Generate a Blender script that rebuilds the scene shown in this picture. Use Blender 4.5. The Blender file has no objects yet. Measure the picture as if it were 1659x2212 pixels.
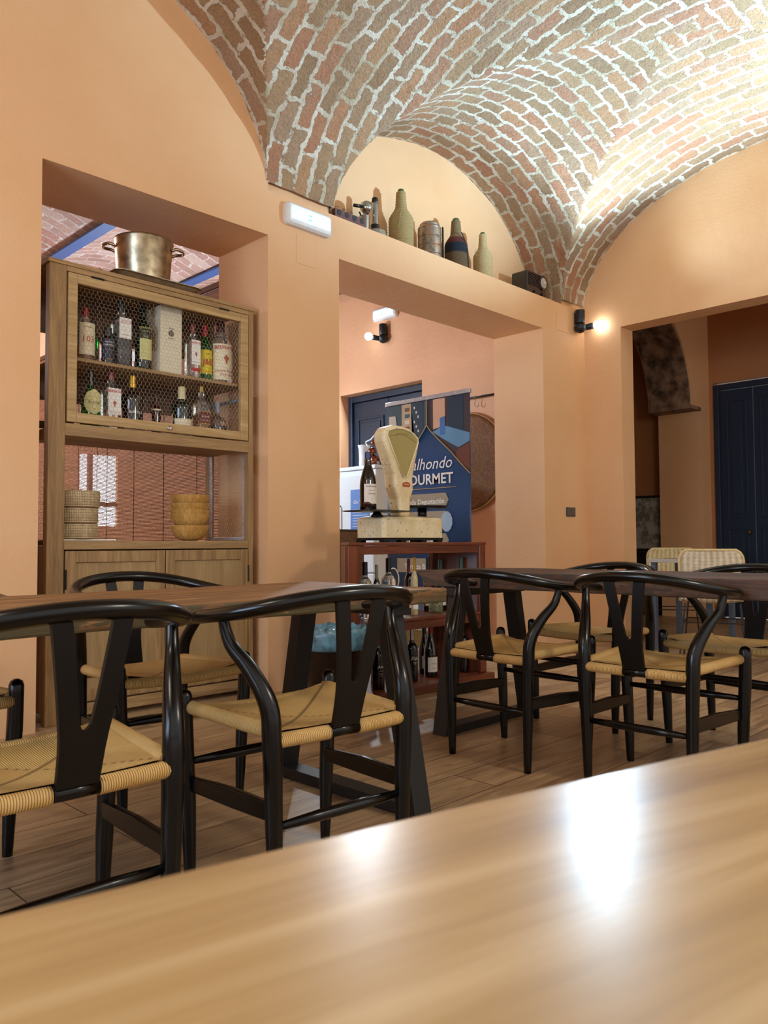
import bpy, math, random
from mathutils import Vector, Matrix
random.seed(7)
S = bpy.context.scene
COL = S.collection
PI = math.pi
# ---------------------------------------------------------------- camera
cam_d = bpy.data.cameras.new('camera'); cam = bpy.data.objects.new('camera', cam_d); COL.objects.link(cam)
yaw, pitch, roll = math.radians(44.744), math.radians(2.3546), math.radians(-.3278)
fw = Vector((math.cos(yaw)*math.cos(pitch), math.sin(yaw)*math.cos(pitch), math.sin(pitch)))
rt = Vector((math.sin(yaw), -math.cos(yaw), 0)); up = rt.cross(fw)
r2 = rt*math.cos(roll)+up*math.sin(roll); u2 = -rt*math.sin(roll)+up*math.cos(roll)
cam.matrix_world = Matrix(((r2.x, u2.x, -fw.x, 0), (r2.y, u2.y, -fw.y, 0), (r2.z, u2.z, -fw.z, .9), (0, 0, 0, 1)))
cam_d.sensor_fit = 'VERTICAL'; cam_d.sensor_height = 24; cam_d.sensor_width = 36
cam_d.lens = 24*1703.4/2212; cam_d.clip_start = .01
cam_d.dof.use_dof = True; cam_d.dof.focus_distance = 3.6; cam_d.dof.aperture_fstop = 7.0
S.camera = cam
# ---------------------------------------------------------------- colour management, world, lamps
S.view_settings.view_transform = 'Standard'; S.view_settings.look = 'None'
S.view_settings.exposure = 0.1; S.view_settings.gamma = 1; S.view_settings.use_curve_mapping = False
W = bpy.data.worlds.new('world'); S.world = W; W.use_nodes = True
W.node_tree.nodes['Background'].inputs[0].default_value = (1.0, .975, .93, 1)
W.node_tree.nodes['Background'].inputs[1].default_value = 1.0
def lamp(name, kind, loc, energy, col, aim=None, **k):
    d = bpy.data.lights.new(name, kind); d.energy = energy; d.color = col
    for a, b in k.items(): setattr(d, a, b)
    o = bpy.data.objects.new(name, d); COL.objects.link(o); o.location = loc
    if aim is not None: o.rotation_euler = (Vector(aim)-Vector(loc)).to_track_quat('-Z', 'Y').to_euler()
    return o
COOL = (.52, .78, 1.0); WARM = (1.0, .9, .76)
lamp('corner_spot_light', 'SPOT', (6.33, 3.60, 2.96), 270, COOL, aim=(4.8, 1.7, 4.1), spot_size=math.radians(126), spot_blend=.6, shadow_soft_size=.045)
lamp('vault_spot_light', 'SPOT', (6.0, .7, 2.9), 950, (.46, .75, 1.0), aim=(5.2, 2.0, 4.2), spot_size=math.radians(96), spot_blend=.7, shadow_soft_size=.05)
lamp('back_room_light', 'SPOT', (6.12, 6.38, 3.25), 230, (.82, .92, 1), aim=(3.4, 7.0, 1.2), spot_size=math.radians(150), spot_blend=.3, shadow_soft_size=.04)
lamp('back_room_far_light', 'POINT', (1.2, 8.6, 3.0), 110, (1, .93, .9), shadow_soft_size=.06)
lamp('back_room_fill_light', 'POINT', (3.85, 7.3, 2.3), 230, (.62, .82, 1), shadow_soft_size=.12)  # unseen fill added to brighten the fridge front, banner and jamb
lamp('warm_fill_light', 'POINT', (2.6, -.9, 2.5), 110, WARM, shadow_soft_size=.2)  # this and the next are added warm fills, without ceiling fittings
lamp('warm_fill_light', 'POINT', (-.4, 1.5, 2.6), 45, WARM, shadow_soft_size=.2)
# ---------------------------------------------------------------- material helpers
def lin(h):
    h = h.lstrip('#'); r = []
    for i in (0, 2, 4):
        c = int(h[i:i+2], 16)/255; r.append(c/12.92 if c <= .04045 else ((c+.055)/1.055)**2.4)
    return (*r, 1)
class N:
    def __init__(s, name):
        s.m = bpy.data.materials.new(name); s.m.use_nodes = True; s.t = s.m.node_tree; s.b = s.t.nodes['Principled BSDF']
    def n(s, kind, ins=None, **props):
        x = s.t.nodes.new(kind)
        for k, v in props.items(): setattr(x, k, v)
        for k, v in (ins or {}).items(): s.put(x.inputs[k], v)
        return x
    def put(s, sock, v):
        if hasattr(v, 'is_output') or isinstance(v, bpy.types.NodeSocket): s.t.links.new(v, sock)
        else: sock.default_value = v
    def set(s, **k):
        for a, v in k.items(): s.put(s.b.inputs[a.replace('_', ' ')], v)
    def coord(s, kind='Object', scale=(1, 1, 1), loc=(0, 0, 0), rot=(0, 0, 0)):
        tc = s.n('ShaderNodeTexCoord'); mp = s.n('ShaderNodeMapping', {'Vector': tc.outputs[kind], 'Scale': scale, 'Location': loc, 'Rotation': rot}); return mp.outputs[0]
    def geo(s, scale=(1, 1, 1), rot=(0, 0, 0)):
        g = s.n('ShaderNodeNewGeometry'); mp = s.n('ShaderNodeMapping', {'Vector': g.outputs['Position'], 'Scale': scale, 'Rotation': rot}); return mp.outputs[0]
    def noise(s, vec, scale=5., detail=3., rough=.5, dist=0.):
        return s.n('ShaderNodeTexNoise', {'Vector': vec, 'Scale': scale, 'Detail': detail, 'Roughness': rough, 'Distortion': dist})
    def ramp(s, f, stops, interp='LINEAR'):
        r = s.n('ShaderNodeValToRGB', {'Fac': f}); e = r.color_ramp; e.interpolation = interp
        while len(e.elements) < len(stops): e.elements.new(.5)
        for el, (p, c) in zip(e.elements, stops): el.position = p; el.color = c if len(c) == 4 else (*c, 1)
        return r.outputs[0]
    def mix(s, f, a, b, mode='MIX'):
        x = s.n('ShaderNodeMix', data_type='RGBA', blend_type=mode); s.put(x.inputs[0], f); s.put(x.inputs[6], a); s.put(x.inputs[7], b); return x.outputs[2]
    def math(s, op, a, b=0., clamp=False):
        x = s.n('ShaderNodeMath', operation=op, use_clamp=clamp); s.put(x.inputs[0], a); s.put(x.inputs[1], b); return x.outputs[0]
    def bump(s, h, strength=.3, dist=.01):
        x = s.n('ShaderNodeBump', {'Height': h, 'Strength': strength, 'Distance': dist}); s.put(s.b.inputs['Normal'], x.outputs[0]); return x
def G(v): return (v, v, v, 1)
MC = {}
def plain(name, col, rough=.5, metal=0., var=.08, scale=30, bump=0., coat=0., trans=0., ior=1.45, emit=None, es=0.):
    if name in MC: return MC[name]
    s = N(name); c = lin(col) if isinstance(col, str) else col
    v = s.coord('Object'); nz = s.noise(v, scale, 3)
    dark = tuple(x*(1-var*2) for x in c[:3])+(1,); lite = tuple(min(1, x*(1+var)) for x in c[:3])+(1,)
    s.set(Base_Color=s.ramp(nz.outputs[0], [(.3, dark), (.7, lite)]), Roughness=rough, Metallic=metal)
    if bump: s.bump(nz.outputs[0], bump, .003)
    if coat: s.set(Coat_Weight=coat, Coat_Roughness=.08)
    if trans: s.set(Transmission_Weight=trans, IOR=ior)
    if emit: s.set(Emission_Color=lin(emit), Emission_Strength=es)
    MC[name] = s.m; return s.m
def wood(name, c1, c2, axis=0, rough=.45, scale=1., bump=.15, c3=None, world=False, stripes=14):
    if name in MC: return MC[name]
    s = N(name); sc = [14*scale]*3; sc[axis] = .9*scale
    v = s.geo(tuple(sc)) if world else s.coord('Object', tuple(sc))
    a = s.noise(v, 2.2, 6, .62, .9); b = s.noise(v, stripes, 3, .6)
    f = s.math('ADD', s.math('MULTIPLY', a.outputs[0], .72), s.math('MULTIPLY', b.outputs[0], .28))
    st = [(.33, lin(c2)), (.5, lin(c3 or c1)), (.64, lin(c1))]
    s.set(Base_Color=s.ramp(f, st), Roughness=rough)
    if bump: s.bump(f, bump, .004)
    MC[name] = s.m; return s.m
# plaster
def plaster(name, col, col2):
    s = N(name); v = s.geo()
    a = s.noise(v, 1.1, 4, .6); b = s.noise(v, 55, 3, .6); c = s.noise(v, 9, 4, .65)
    base = s.ramp(a.outputs[0], [(.3, lin(col2)), (.7, lin(col))])
    sp = s.ramp(s.noise(v, 7, 8, .75).outputs[0], [(.71, G(0)), (.76, G(.25))])
    s.set(Base_Color=s.mix(sp, base, lin('#c98f62')), Roughness=.62)
    h = s.math('ADD', s.math('MULTIPLY', b.outputs[0], .25), c.outputs[0]); s.bump(h, .35, .012)
    return s.m
M_PLASTER = plaster('orange_plaster', '#e2b486', '#dca978')
M_PLASTER_IN = plaster('rose_plaster', '#dcaa82', '#d39e76')
# vault brick: UV.x runs along the ring, UV.y across the rings (metres)
def brickwork(name, cols, mortar, mortar2, bl=.27, bh=.13, amount=.024):
    s = N(name); tc = s.n('ShaderNodeTexCoord'); g = s.geo()
    nz = s.noise(g, 3.2, 4, .6); nz2 = s.noise(g, 14, 3, .6)
    off = s.mix(.5, nz.outputs[1], nz2.outputs[1])
    sub = s.n('ShaderNodeVectorMath', operation='SUBTRACT'); s.put(sub.inputs[0], off); s.put(sub.inputs[1], (.5, .5, .5))
    mul = s.n('ShaderNodeVectorMath', operation='SCALE'); s.put(mul.inputs[0], sub.outputs[0]); mul.inputs['Scale'].default_value = .14
    add = s.n('ShaderNodeVectorMath', operation='ADD'); s.put(add.inputs[0], tc.outputs['UV']); s.put(add.inputs[1], mul.outputs[0])
    br = s.n('ShaderNodeTexBrick', {'Vector': add.outputs[0], 'Color1': G(0), 'Color2': G(1), 'Mortar': G(.5), 'Scale': 1., 'Mortar Size': amount, 'Mortar Smooth': .35, 'Bias': 0., 'Brick Width': bl, 'Row Height': bh})
    br.offset = .5; br.squash = 1
    tint = s.math('ADD', s.math('MULTIPLY', br.outputs[0], .75), s.math('MULTIPLY', s.noise(g, 5, 4, .6).outputs[0], .3))
    stops = [(i/(len(cols)-1)*.8+.12, lin(c)) for i, c in enumerate(cols)]
    bc = s.ramp(tint, stops)
    fine = s.noise(g, 60, 5, .7); bc = s.mix(.55, bc, s.ramp(fine.outputs[0], [(.3, G(.35)), (.65, G(1))]), 'MULTIPLY')
    edge = s.noise(g, 22, 5, .7)
    f = s.math('ADD', br.outputs[1], s.math('MULTIPLY', s.math('SUBTRACT', edge.outputs[0], .50), 2.4)); 
    f = s.math('ADD', f, s.math('MULTIPLY', s.math('SUBTRACT', s.noise(g, 7, 6, .75).outputs[0], .56), 2.2))
    f = s.ramp(f, [(.30, G(0)), (.62, G(1))])
    mc = s.ramp(s.noise(g, 2.2, 5, .65).outputs[0], [(.36, lin(mortar2)), (.6, lin(mortar))])
    mc = s.mix(.5, mc, s.ramp(fine.outputs[0], [(.3, G(.55)), (.6, G(1))]), 'MULTIPLY')
    s.set(Base_Color=s.mix(f, bc, mc), Roughness=.9)
    h = s.math('ADD', s.math('MULTIPLY', f, -.45), s.math('ADD', s.math('MULTIPLY', edge.outputs[0], .5), s.math('MULTIPLY', fine.outputs[0], .35)))
    s.bump(h, 1., .03)
    return s.m
M_VAULT = brickwork('vault_brick', ['#a98761', '#a07e5c', '#b3906a', '#bc8e66', '#b67e5c', '#b08f70', '#a98864'], '#e2d8c4', '#b8a686', .262, .118, .017)
M_CEIL = brickwork('rear_ceiling_brick', ['#b08a7c', '#9d7060', '#b89888', '#a87460', '#ab8a7e'], '#c9b6ae', '#b39c92', .26, .13, .010)
def floor_mat():
    s = N('wood_look_tile'); v = s.geo()
    br = s.n('ShaderNodeTexBrick', {'Vector': v, 'Color1': G(.0), 'Color2': G(1), 'Mortar': G(.0), 'Scale': 1., 'Mortar Size': .0022, 'Mortar Smooth': 0., 'Brick Width': 1.2, 'Row Height': .2}); br.offset = .33
    off = s.n('ShaderNodeVectorMath', operation='ADD'); s.put(off.inputs[0], s.geo((1.3, 13, 1))); s.put(off.inputs[1], s.mix(1., G(0), br.outputs[0]))
    sc = s.n('ShaderNodeVectorMath', operation='SCALE'); s.put(sc.inputs[0], br.outputs[0]); sc.inputs['Scale'].default_value = 9.
    s.put(off.inputs[1], sc.outputs[0])
    a = s.noise(off.outputs[0], 1.5, 6, .65, 1.2)
    f = s.math('ADD', s.math('MULTIPLY', a.outputs[0], .8), s.math('MULTIPLY', br.outputs[0], .16))
    c = s.ramp(f, [(.3, lin('#6a5139')), (.43, lin('#97795a')), (.56, lin('#b3936c')), (.70, lin('#c3a580'))])
    s.set(Base_Color=s.mix(br.outputs[1], c, lin('#3c2d22')), Roughness=s.math('ADD', s.math('MULTIPLY', a.outputs[0], .25), .28))
    s.bump(s.math('ADD', s.math('MULTIPLY', br.outputs[1], -1.), s.math('MULTIPLY', a.outputs[0], .3)), .25, .003)
    return s.m
M_FLOOR = floor_mat()
# ---------------------------------------------------------------- mesh helpers
def link(name, verts, faces, mat=None, parent=None, smooth=False, uv=None, bevel=0., seg=2):
    me = bpy.data.meshes.new(name); me.from_pydata([tuple(v) for v in verts], [], faces)
    if uv:
        l = me.uv_layers.new(name='UVMap')
        for i, p in enumerate(me.polygons):
            for j, li in enumerate(p.loop_indices): l.data[li].uv = uv[i][j]
    if mat: me.materials.append(mat)
    if smooth: me.polygons.foreach_set('use_smooth', [True]*len(me.polygons))
    me.update()
    o = bpy.data.objects.new(name, me); COL.objects.link(o)
    if parent is not None: o.parent = parent
    if bevel:
        b = o.modifiers.new('bevel', 'BEVEL'); b.width = bevel; b.segments = seg; b.limit_method = 'ANGLE'; b.angle_limit = math.radians(40)
        if not smooth: me.polygons.foreach_set('use_smooth', [False]*len(me.polygons))
    return o
class MB:
    def __init__(s): s.v = []; s.f = []; s.uv = []; s.hasuv = False
    def add(s, v, f, uv=None):
        o = len(s.v); s.v += [Vector(p) for p in v]; s.f += [[i+o for i in q] for q in f]
        if uv: s.hasuv = True; s.uv += uv
        else: s.uv += [[(0, 0)]*len(q) for q in f]
        return s
    def box(s, x0, x1, y0, y1, z0, z1, m=None):
        v = [(x, y, z) for z in (z0, z1) for y in (y0, y1) for x in (x0, x1)]
        if m is not None: v = [m @ Vector(p) for p in v]
        return s.add(v, [(0, 2, 3, 1), (4, 5, 7, 6), (0, 1, 5, 4), (2, 6, 7, 3), (0, 4, 6, 2), (1, 3, 7, 5)])
    def bar(s, a, b, w, h, upv=(0, 0, 1)):
        a = Vector(a); b = Vector(b); d = (b-a).normalized(); sx = d.cross(Vector(upv)).normalized(); sz = sx.cross(d)
        v = [p+sx*i*w/2+sz*j*h/2 for p in (a, b) for i, j in ((-1, -1), (1, -1), (1, 1), (-1, 1))]
        return s.add(v, [(0, 1, 2, 3), (7, 6, 5, 4), (0, 4, 5, 1), (1, 5, 6, 2), (2, 6, 7, 3), (3, 7, 4, 0)])
    def tube(s, pts, rad, seg=10, cap=True, sq=(1, 1), stripe=False, refup=(0, 0, 1), round_end=False):
        pts = [Vector(p) for p in pts]; n = len(pts)
        if not hasattr(rad, '__len__'): rad = [rad]*n
        if round_end:
            d0 = (pts[0]-pts[1]).normalized(); d1 = (pts[-1]-pts[-2]).normalized()
            pts = [pts[0]+d0*rad[0]*.85, pts[0]+d0*rad[0]*.55]+pts+[pts[-1]+d1*rad[-1]*.55, pts[-1]+d1*rad[-1]*.85]
            rad = [rad[0]*.3, rad[0]*.8]+list(rad)+[rad[-1]*.8, rad[-1]*.3]; n = len(pts)
        v = []; f = []; uv = []; L = 0; Ls = []
        for i, p in enumerate(pts):
            if i: L += (p-pts[i-1]).length
            Ls.append(L)
            d = (pts[min(i+1, n-1)]-pts[max(i-1, 0)]).normalized()
            if i == 0:
                u = Vector(refup)
                if abs(d.dot(u)) > .95: u = Vector((0, 1, 0)) if abs(d.y) < .9 else Vector((1, 0, 0))
                a = d.cross(u).normalized()
            else: a = (a-d*a.dot(d)).normalized()
            b = a.cross(d)
            for k in range(seg):
                t = 2*PI*k/seg; v.append(p+a*math.cos(t)*rad[i]*sq[0]+b*math.sin(t)*rad[i]*sq[1])
        for i in range(n-1):
            for k in range(seg):
                k2 = (k+1) % seg; f.append((i*seg+k, i*seg+k2, (i+1)*seg+k2, (i+1)*seg+k)); uv.append([(Ls[i], 1), (Ls[i], 1), (Ls[i+1], 1), (Ls[i+1], 1)])
        if cap:
            f.append(tuple(range(seg-1, -1, -1))); f.append(tuple((n-1)*seg+k for k in range(seg))); uv += [[(0, 0)]*seg]*2
        return s.add(v, f, uv if stripe else None)
    def lathe(s, prof, c=(0, 0, 0), seg=24, sq=0., closed=False, rot=0.):
        v = []; f = []; n = len(prof)
        for r, z in prof:
            for k in range(seg):
                t = 2*PI*k/seg; ct, st = math.cos(t), math.sin(t); rr = r
                if sq and r > .001:
                    e = 2+sq*6; rr = r/((abs(ct)**e+abs(st)**e)**(1/e))
                x, y = rr*ct, rr*st
                if rot: x, y = x*math.cos(rot)-y*math.sin(rot), x*math.sin(rot)+y*math.cos(rot)
                v.append((c[0]+x, c[1]+y, c[2]+z))
        for i in range(n-1):
            for k in range(seg): k2 = (k+1) % seg; f.append((i*seg+k, i*seg+k2, (i+1)*seg+k2, (i+1)*seg+k))
        if closed:
            for k in range(seg): k2 = (k+1) % seg; f.append(((n-1)*seg+k, (n-1)*seg+k2, k2, k))
        else:
            if prof[0][0] > 1e-6: f.append(tuple(range(seg-1, -1, -1)))
            if prof[-1][0] > 1e-6: f.append(tuple((n-1)*seg+k for k in range(seg)))
        return s.add(v, f)
    def prism(s, poly, fn, d0, d1):
        n = len(poly); v = [fn(a, b, d0) for a, b in poly]+[fn(a, b, d1) for a, b in poly]
        f = [tuple(range(n-1, -1, -1)), tuple(range(n, 2*n))]+[(i, (i+1) % n, n+(i+1) % n, n+i) for i in range(n)]
        return s.add(v, f)
    def build(s, name, mat, parent=None, smooth=False, bevel=0., seg=2):
        return link(name, s.v, s.f, mat, parent, smooth, s.uv if s.hasuv else None, bevel, seg)
def box(name, mat, parent, *a, bevel=0., seg=2): return MB().box(*a).build(name, mat, parent, bevel=bevel, seg=seg)
def auto(o, ang=40):
    me = o.data; me.polygons.foreach_set('use_smooth', [True]*len(me.polygons))
    try: me.set_sharp_from_angle(angle=math.radians(ang))
    except Exception: pass
    return o
def thing(name, label, cat, loc=(0, 0, 0), rz=0., group=None):
    o = bpy.data.objects.new(name, None); COL.objects.link(o); o.empty_display_size = .1
    o.location = loc; o.rotation_euler = (0, 0, rz); o['label'] = label; o['category'] = cat
    if group: o['group'] = group
    return o
def tag(o, label, cat, group=None, loc=None):
    o['label'] = label; o['category'] = cat
    if group: o['group'] = group
    return o
def struct(o): o['kind'] = 'structure'; return o
def dup(root, loc, rz, label, group=None):
    r = root.copy(); COL.objects.link(r); r.location = loc; r.rotation_euler = (0, 0, rz); r['label'] = label
    if group: r['group'] = group
    for ch in list(root.children):
        c = ch.copy(); COL.objects.link(c); c.parent = r
        for g in ch.children:
            d = g.copy(); COL.objects.link(d); d.parent = c
    return r
_tx = {}
def glyphs(txt, size, bold=0., shear=0., sx=1.):
    key = (txt, size, bold, shear)
    if key not in _tx:
        cu = bpy.data.curves.new('lettering', 'FONT'); cu.body = txt; cu.size = size; cu.offset = bold*size; cu.shear = shear
        cu.align_x = 'CENTER'; cu.align_y = 'CENTER'; cu.resolution_u = 2
        o = bpy.data.objects.new('lettering', cu); COL.objects.link(o)
        dg = bpy.context.evaluated_depsgraph_get(); me = bpy.data.meshes.new_from_object(o.evaluated_get(dg))
        _tx[key] = ([v.co.copy() for v in me.vertices], [tuple(p.vertices) for p in me.polygons])
        bpy.data.objects.remove(o); bpy.data.curves.remove(cu); bpy.data.meshes.remove(me)
    return _tx[key]
def letters(mb, txt, size, fn, bold=0., shear=0., sx=1., o=(0, 0)):
    v, f = glyphs(txt, size, bold, shear); mb.add([fn(p.x*sx+o[0], p.y+o[1]) for p in v], f); return mb
# ---------------------------------------------------------------- room shell
Y0, Y1, YB, XE, XE2 = 3.907, 4.45, 4.257, 6.69, 6.92
ZS, HV, LC, LA = 3.085, 1.10, (4.89, 1.50, -1.89), 1.42
w = MB()
w.box(-2.4, 1.543, Y0, Y1, 0, 2.83); w.box(2.931, 3.523, Y0, Y1, 0, 3.116); w.box(5.974, XE, Y0, Y1, 0, 3.116)
w.box(3.523, 5.974, Y0, Y1, 2.83, 3.116)
w.box(-2.4, 2.931, Y0, Y1, 2.83, 4.5); w.box(2.931, 3.46, Y0+.03, Y1, 3.116, 4.5); w.box(3.46, 6.33, YB, Y1, 3.116, 4.5); w.box(6.33, XE, Y0+.03, Y1, 3.116, 4.5)
struct(w.build('wall_front', M_PLASTER))
w = MB(); w.box(XE, XE2, 3.53, Y0, 0, 4.5); w.box(XE, XE2, -2.5, 3.53, 2.905, 4.5); w.box(XE, XE2, -2.5, -.4, 0, 2.905)
struct(w.build('wall_right', M_PLASTER))
# wall carrying the dark stone arch, in line with the front wall, beyond the right opening
AX, AR, AZ = 8.0, 1.10, 2.52
w = MB(); N_ = 26
w.box(XE, 6.9, Y0, Y1, 0, 4.2); w.box(9.36, 9.6, Y0, Y1, 0, 4.2); w.box(9.1, 9.36, Y0, Y1, AZ, 4.2)
for i in range(N_):
    a, b = PI*i/N_, PI*(i+1)/N_
    p = [(AX+AR*math.cos(a), AZ+AR*math.sin(a)), (AX+AR*math.cos(b), AZ+AR*math.sin(b)), (AX+AR*math.cos(b), 4.2), (AX+AR*math.cos(a), 4.2)]
    w.prism(p[::-1], lambda x, z, d: (x, d, z), Y0, Y1)
struct(w.build('wall_arch', M_PLASTER))
w = MB()
for i in range(N_//2+4):
    a, b = PI*i/N_, PI*(i+1)/N_
    p = [((AX+(AR+.002)*math.cos(q)), AZ+(AR+.002)*math.sin(q)) for q in (a, b)]+[((AX+(AR-.02)*math.cos(q)), AZ+(AR-.02)*math.sin(q)) for q in (b, a)]
    w.prism(p, lambda x, z, d: (x, d, z), Y0+.02, Y1-.02)
w.box(9.08, 9.4, Y0+.004, Y1-.004, AZ-.04, AZ+.001)
struct(w.build('trim_1', plain('dark_rubble_stone', '#8a6e58', .95, var=.4, scale=9, bump=1.)))
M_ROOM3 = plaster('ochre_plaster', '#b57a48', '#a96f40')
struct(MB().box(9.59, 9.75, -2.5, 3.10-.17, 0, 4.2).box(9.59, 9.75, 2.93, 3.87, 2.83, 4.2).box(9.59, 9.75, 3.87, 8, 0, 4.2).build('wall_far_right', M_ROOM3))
struct(box('ceiling_side_room', plain('tan_ceiling_plaster', '#b98a62', .9), None, XE2, 9.75, -2.5, 8, 4.0, 4.1))  # plain tan ceiling plaster
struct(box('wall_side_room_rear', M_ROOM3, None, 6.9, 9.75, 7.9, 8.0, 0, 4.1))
struct(box('floor', M_FLOOR, None, -5, 9.75, -5, 9.8, -.1, 0))
# rear room
struct(MB().box(-2.4, 4.25, 9.5, 9.65, 0, 4.0).box(4.25, 4.75, 9.5, 9.65, 0, 1.15).box(4.25, 4.75, 9.5, 9.65, 2.05, 4.0).box(4.75, 6.5, 9.5, 9.65, 0, 4.0).build('wall_rear', M_PLASTER_IN))
struct(box('wall_rear_left', M_PLASTER_IN, None, -2.55, -2.4, Y1, 9.65, 0, 4.0))
XR = 6.35
struct(MB().box(XR, 6.85, Y1, 5.70, 0, 4.0).box(XR, 6.85, 5.70, 7.02, 2.69, 4.0).box(XR, 6.85, 7.02, 9.65, 0, 4.0).build('wall_rear_right', M_PLASTER_IN))
def quadgrid(name, x0, x1, y0, y1, z, mat, fnz, n=(20, 20)):
    v = []; f = []; uv = []
    for j in range(n[1]+1):
        for i in range(n[0]+1):
            x = x0+(x1-x0)*i/n[0]; y = y0+(y1-y0)*j/n[1]; v.append((x, y, z+fnz(x, y)))
    for j in range(n[1]):
        for i in range(n[0]):
            a = j*(n[0]+1)+i; q = (a, a+n[0]+1, a+n[0]+2, a+1); f.append(q); uv.append([(v[k][0], v[k][1]) for k in q])
    return link(name, v, f, mat, None, True, uv)
struct(quadgrid('ceiling_rear', -2.4, XR, Y1, 9.5, 3.80, M_CEIL, lambda x, y: .16*abs(math.sin((x-.50)/1.36*PI)), (90, 6)))
for i, x in enumerate((-.86, .50, 1.86, 3.22, 4.58, 5.94)):
    struct(MB().box(x-.06, x+.06, Y1, 9.5, 3.77, 3.787).box(x-.008, x+.008, Y1, 9.5, 3.787, 3.9).build('trim_%d' % (i+2), plain('blue_painted_steel', '#1b3f6e', .5)))
struct(box('window_1', plain('daylight_pane', '#dff2ff', .3, emit='#dff2ff', es=6.), None, 4.25, 4.75, 9.56, 9.58, 1.15, 2.05))
struct(MB().box(4.37, 4.42, 9.5, 9.56, 1.15, 2.05).box(4.42, 4.75, 9.5, 9.56, 1.40, 1.45).build('window_2', plain('window_frame_dark', '#3a2a20', .6)))
WX = -2.6
struct(MB().box(WX-.2, WX, -.6, .9, 0, 4.4).box(WX-.2, WX, 3.1, Y1, 0, 4.4).box(WX-.2, WX, .9, 3.1, 0, .8).box(WX-.2, WX, .9, 3.1, 2.4, 4.4).build('wall_left', M_PLASTER))
struct(box('added_window', plain('added_window_glow', '#cfe6ff', .3, var=0, emit='#c4e0ff', es=12.), None, WX-.12, WX-.10, .9, 3.1, .8, 2.4))  # unseen glowing window, added for cool side light on the jamb
struct(MB().box(WX-.10, WX-.05, 1.96, 2.04, .8, 2.4).box(WX-.10, WX-.05, .9, 1.96, 1.58, 1.63).box(WX-.10, WX-.05, 2.04, 3.1, 1.58, 1.63).build('trim_9', plain('added_window_bar', '#d8d4cc', .5)))  # bars of the added window
# vault
def zmain(y):
    c = 2.1 if y > .3 else -1.5
    t = (y-c)/1.812; return ZS+HV*math.sqrt(max(0, 1-t*t)) if abs(t) < 1 else -9
def zlat(x):
    b = -9
    for c in LC:
        t = (x-c)/LA
        if abs(t) < 1: b = max(b, ZS+HV*math.sqrt(1-t*t))
    return b
def build_vault():
    def arc(c, a, q):           # arc length along an ellipse
        n = 24; t1 = math.acos(max(-1, min(1, (q-c)/a))); L = 0; p = None
        for i in range(n+1):
            t = PI/2+(t1-PI/2)*i/n; pt = (a*math.cos(t), HV*math.sin(t))
            if p: L += math.hypot(pt[0]-p[0], pt[1]-p[1])
            p = pt
        return L*(1 if t1 < PI/2 else -1)
    xs = []; x = -2.3
    marks = sorted([c+sg*LA for c in LC for sg in (-1, 1)])
    def graded(lo, hi, c, a):   # samples dense where the ellipse is steep
        n = int((hi-lo)/.022); return [c-a*math.cos(PI*i/n) for i in range(n+1)]
    xs = []
    for c in sorted(LC): xs += graded(c-LA, c+LA, c, LA)
    xs += [marks[1]+(marks[2]-marks[1])*k/8 for k in range(1, 8)]+[marks[3]+(marks[4]-marks[3])*k/8 for k in range(1, 8)]
    xs += [marks[5]+(XE-marks[5])*k/10 for k in range(1, 11)]
    xs = [x for x in sorted(set(round(x, 4) for x in xs)) if x > -1.3]
    ys = []
    for c in (-1.5, 2.1): ys += graded(c-1.807, c+1.807, c, 1.807)
    ys = sorted(set(round(y, 4) for y in ys if y > -1.5)); ys = [y for y in ys if y <= Y0]; ys[-1] = Y0
    nmain = len(ys); ys += [Y0+(YB+.01-Y0)*k/14 for k in range(1, 15)]
    lx = {}; ly = {}
    for x in xs:
        c = min(LC, key=lambda q: abs(q-x)); lx[x] = arc(c, LA, min(max(x, c-LA), c+LA))+c*1.3
    for y in ys:
        c = 2.1 if y > .3 else -1.5; ly[y] = arc(c, 1.812, min(max(y, c-1.812), c+1.812))+c*1.3
    from mathutils import noise
    v = []; idx = {}
    for j, y in enumerate(ys):
        for i, x in enumerate(xs):
            zl = zlat(x); zm = zmain(y) if j < nmain else -9
            z = max(zl, zm)
            if z < ZS-.02: 
                if zl < 0 and j >= nmain: continue
                z = ZS-.02
            n3 = noise.noise(Vector((x*3.1, y*3.1, z*3.1)))*.012+noise.noise(Vector((x*11, y*11, z*11)))*.006
            nx, ny = 0, 0
            idx[i, j] = len(v)
            dx = n3 if (zl < zm) else n3
            v.append((x+(n3 if zl > zm else 0)*.6, min(y, YB)+(n3 if zm > zl and j < nmain-1 else 0)*.6, z+n3*.8))
    f = []; uv = []
    for j in range(len(ys)-1):
        for i in range(len(xs)-1):
            k = [(i, j), (i, j+1), (i+1, j+1), (i+1, j)]
            if any(q not in idx for q in k): continue
            xm = (xs[i]+xs[i+1])/2; ym = (ys[j]+ys[j+1])/2
            lat = zlat(xm) > (zmain(ym) if j < nmain-1 else -9)
            f.append([idx[q] for q in k])
            uv.append([((lx[xs[a]], ys[b]) if lat else (ly[ys[b]], xs[a]+.05)) for a, b in k])
    return struct(link('ceiling', v, f, M_VAULT, None, True, uv))
build_vault()
struct(MB().box(-1.3, XE, -1.5, YB, 4.32, 4.4).build('ceiling_slab', plain('slab', '#b9a58c', .9)))
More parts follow.
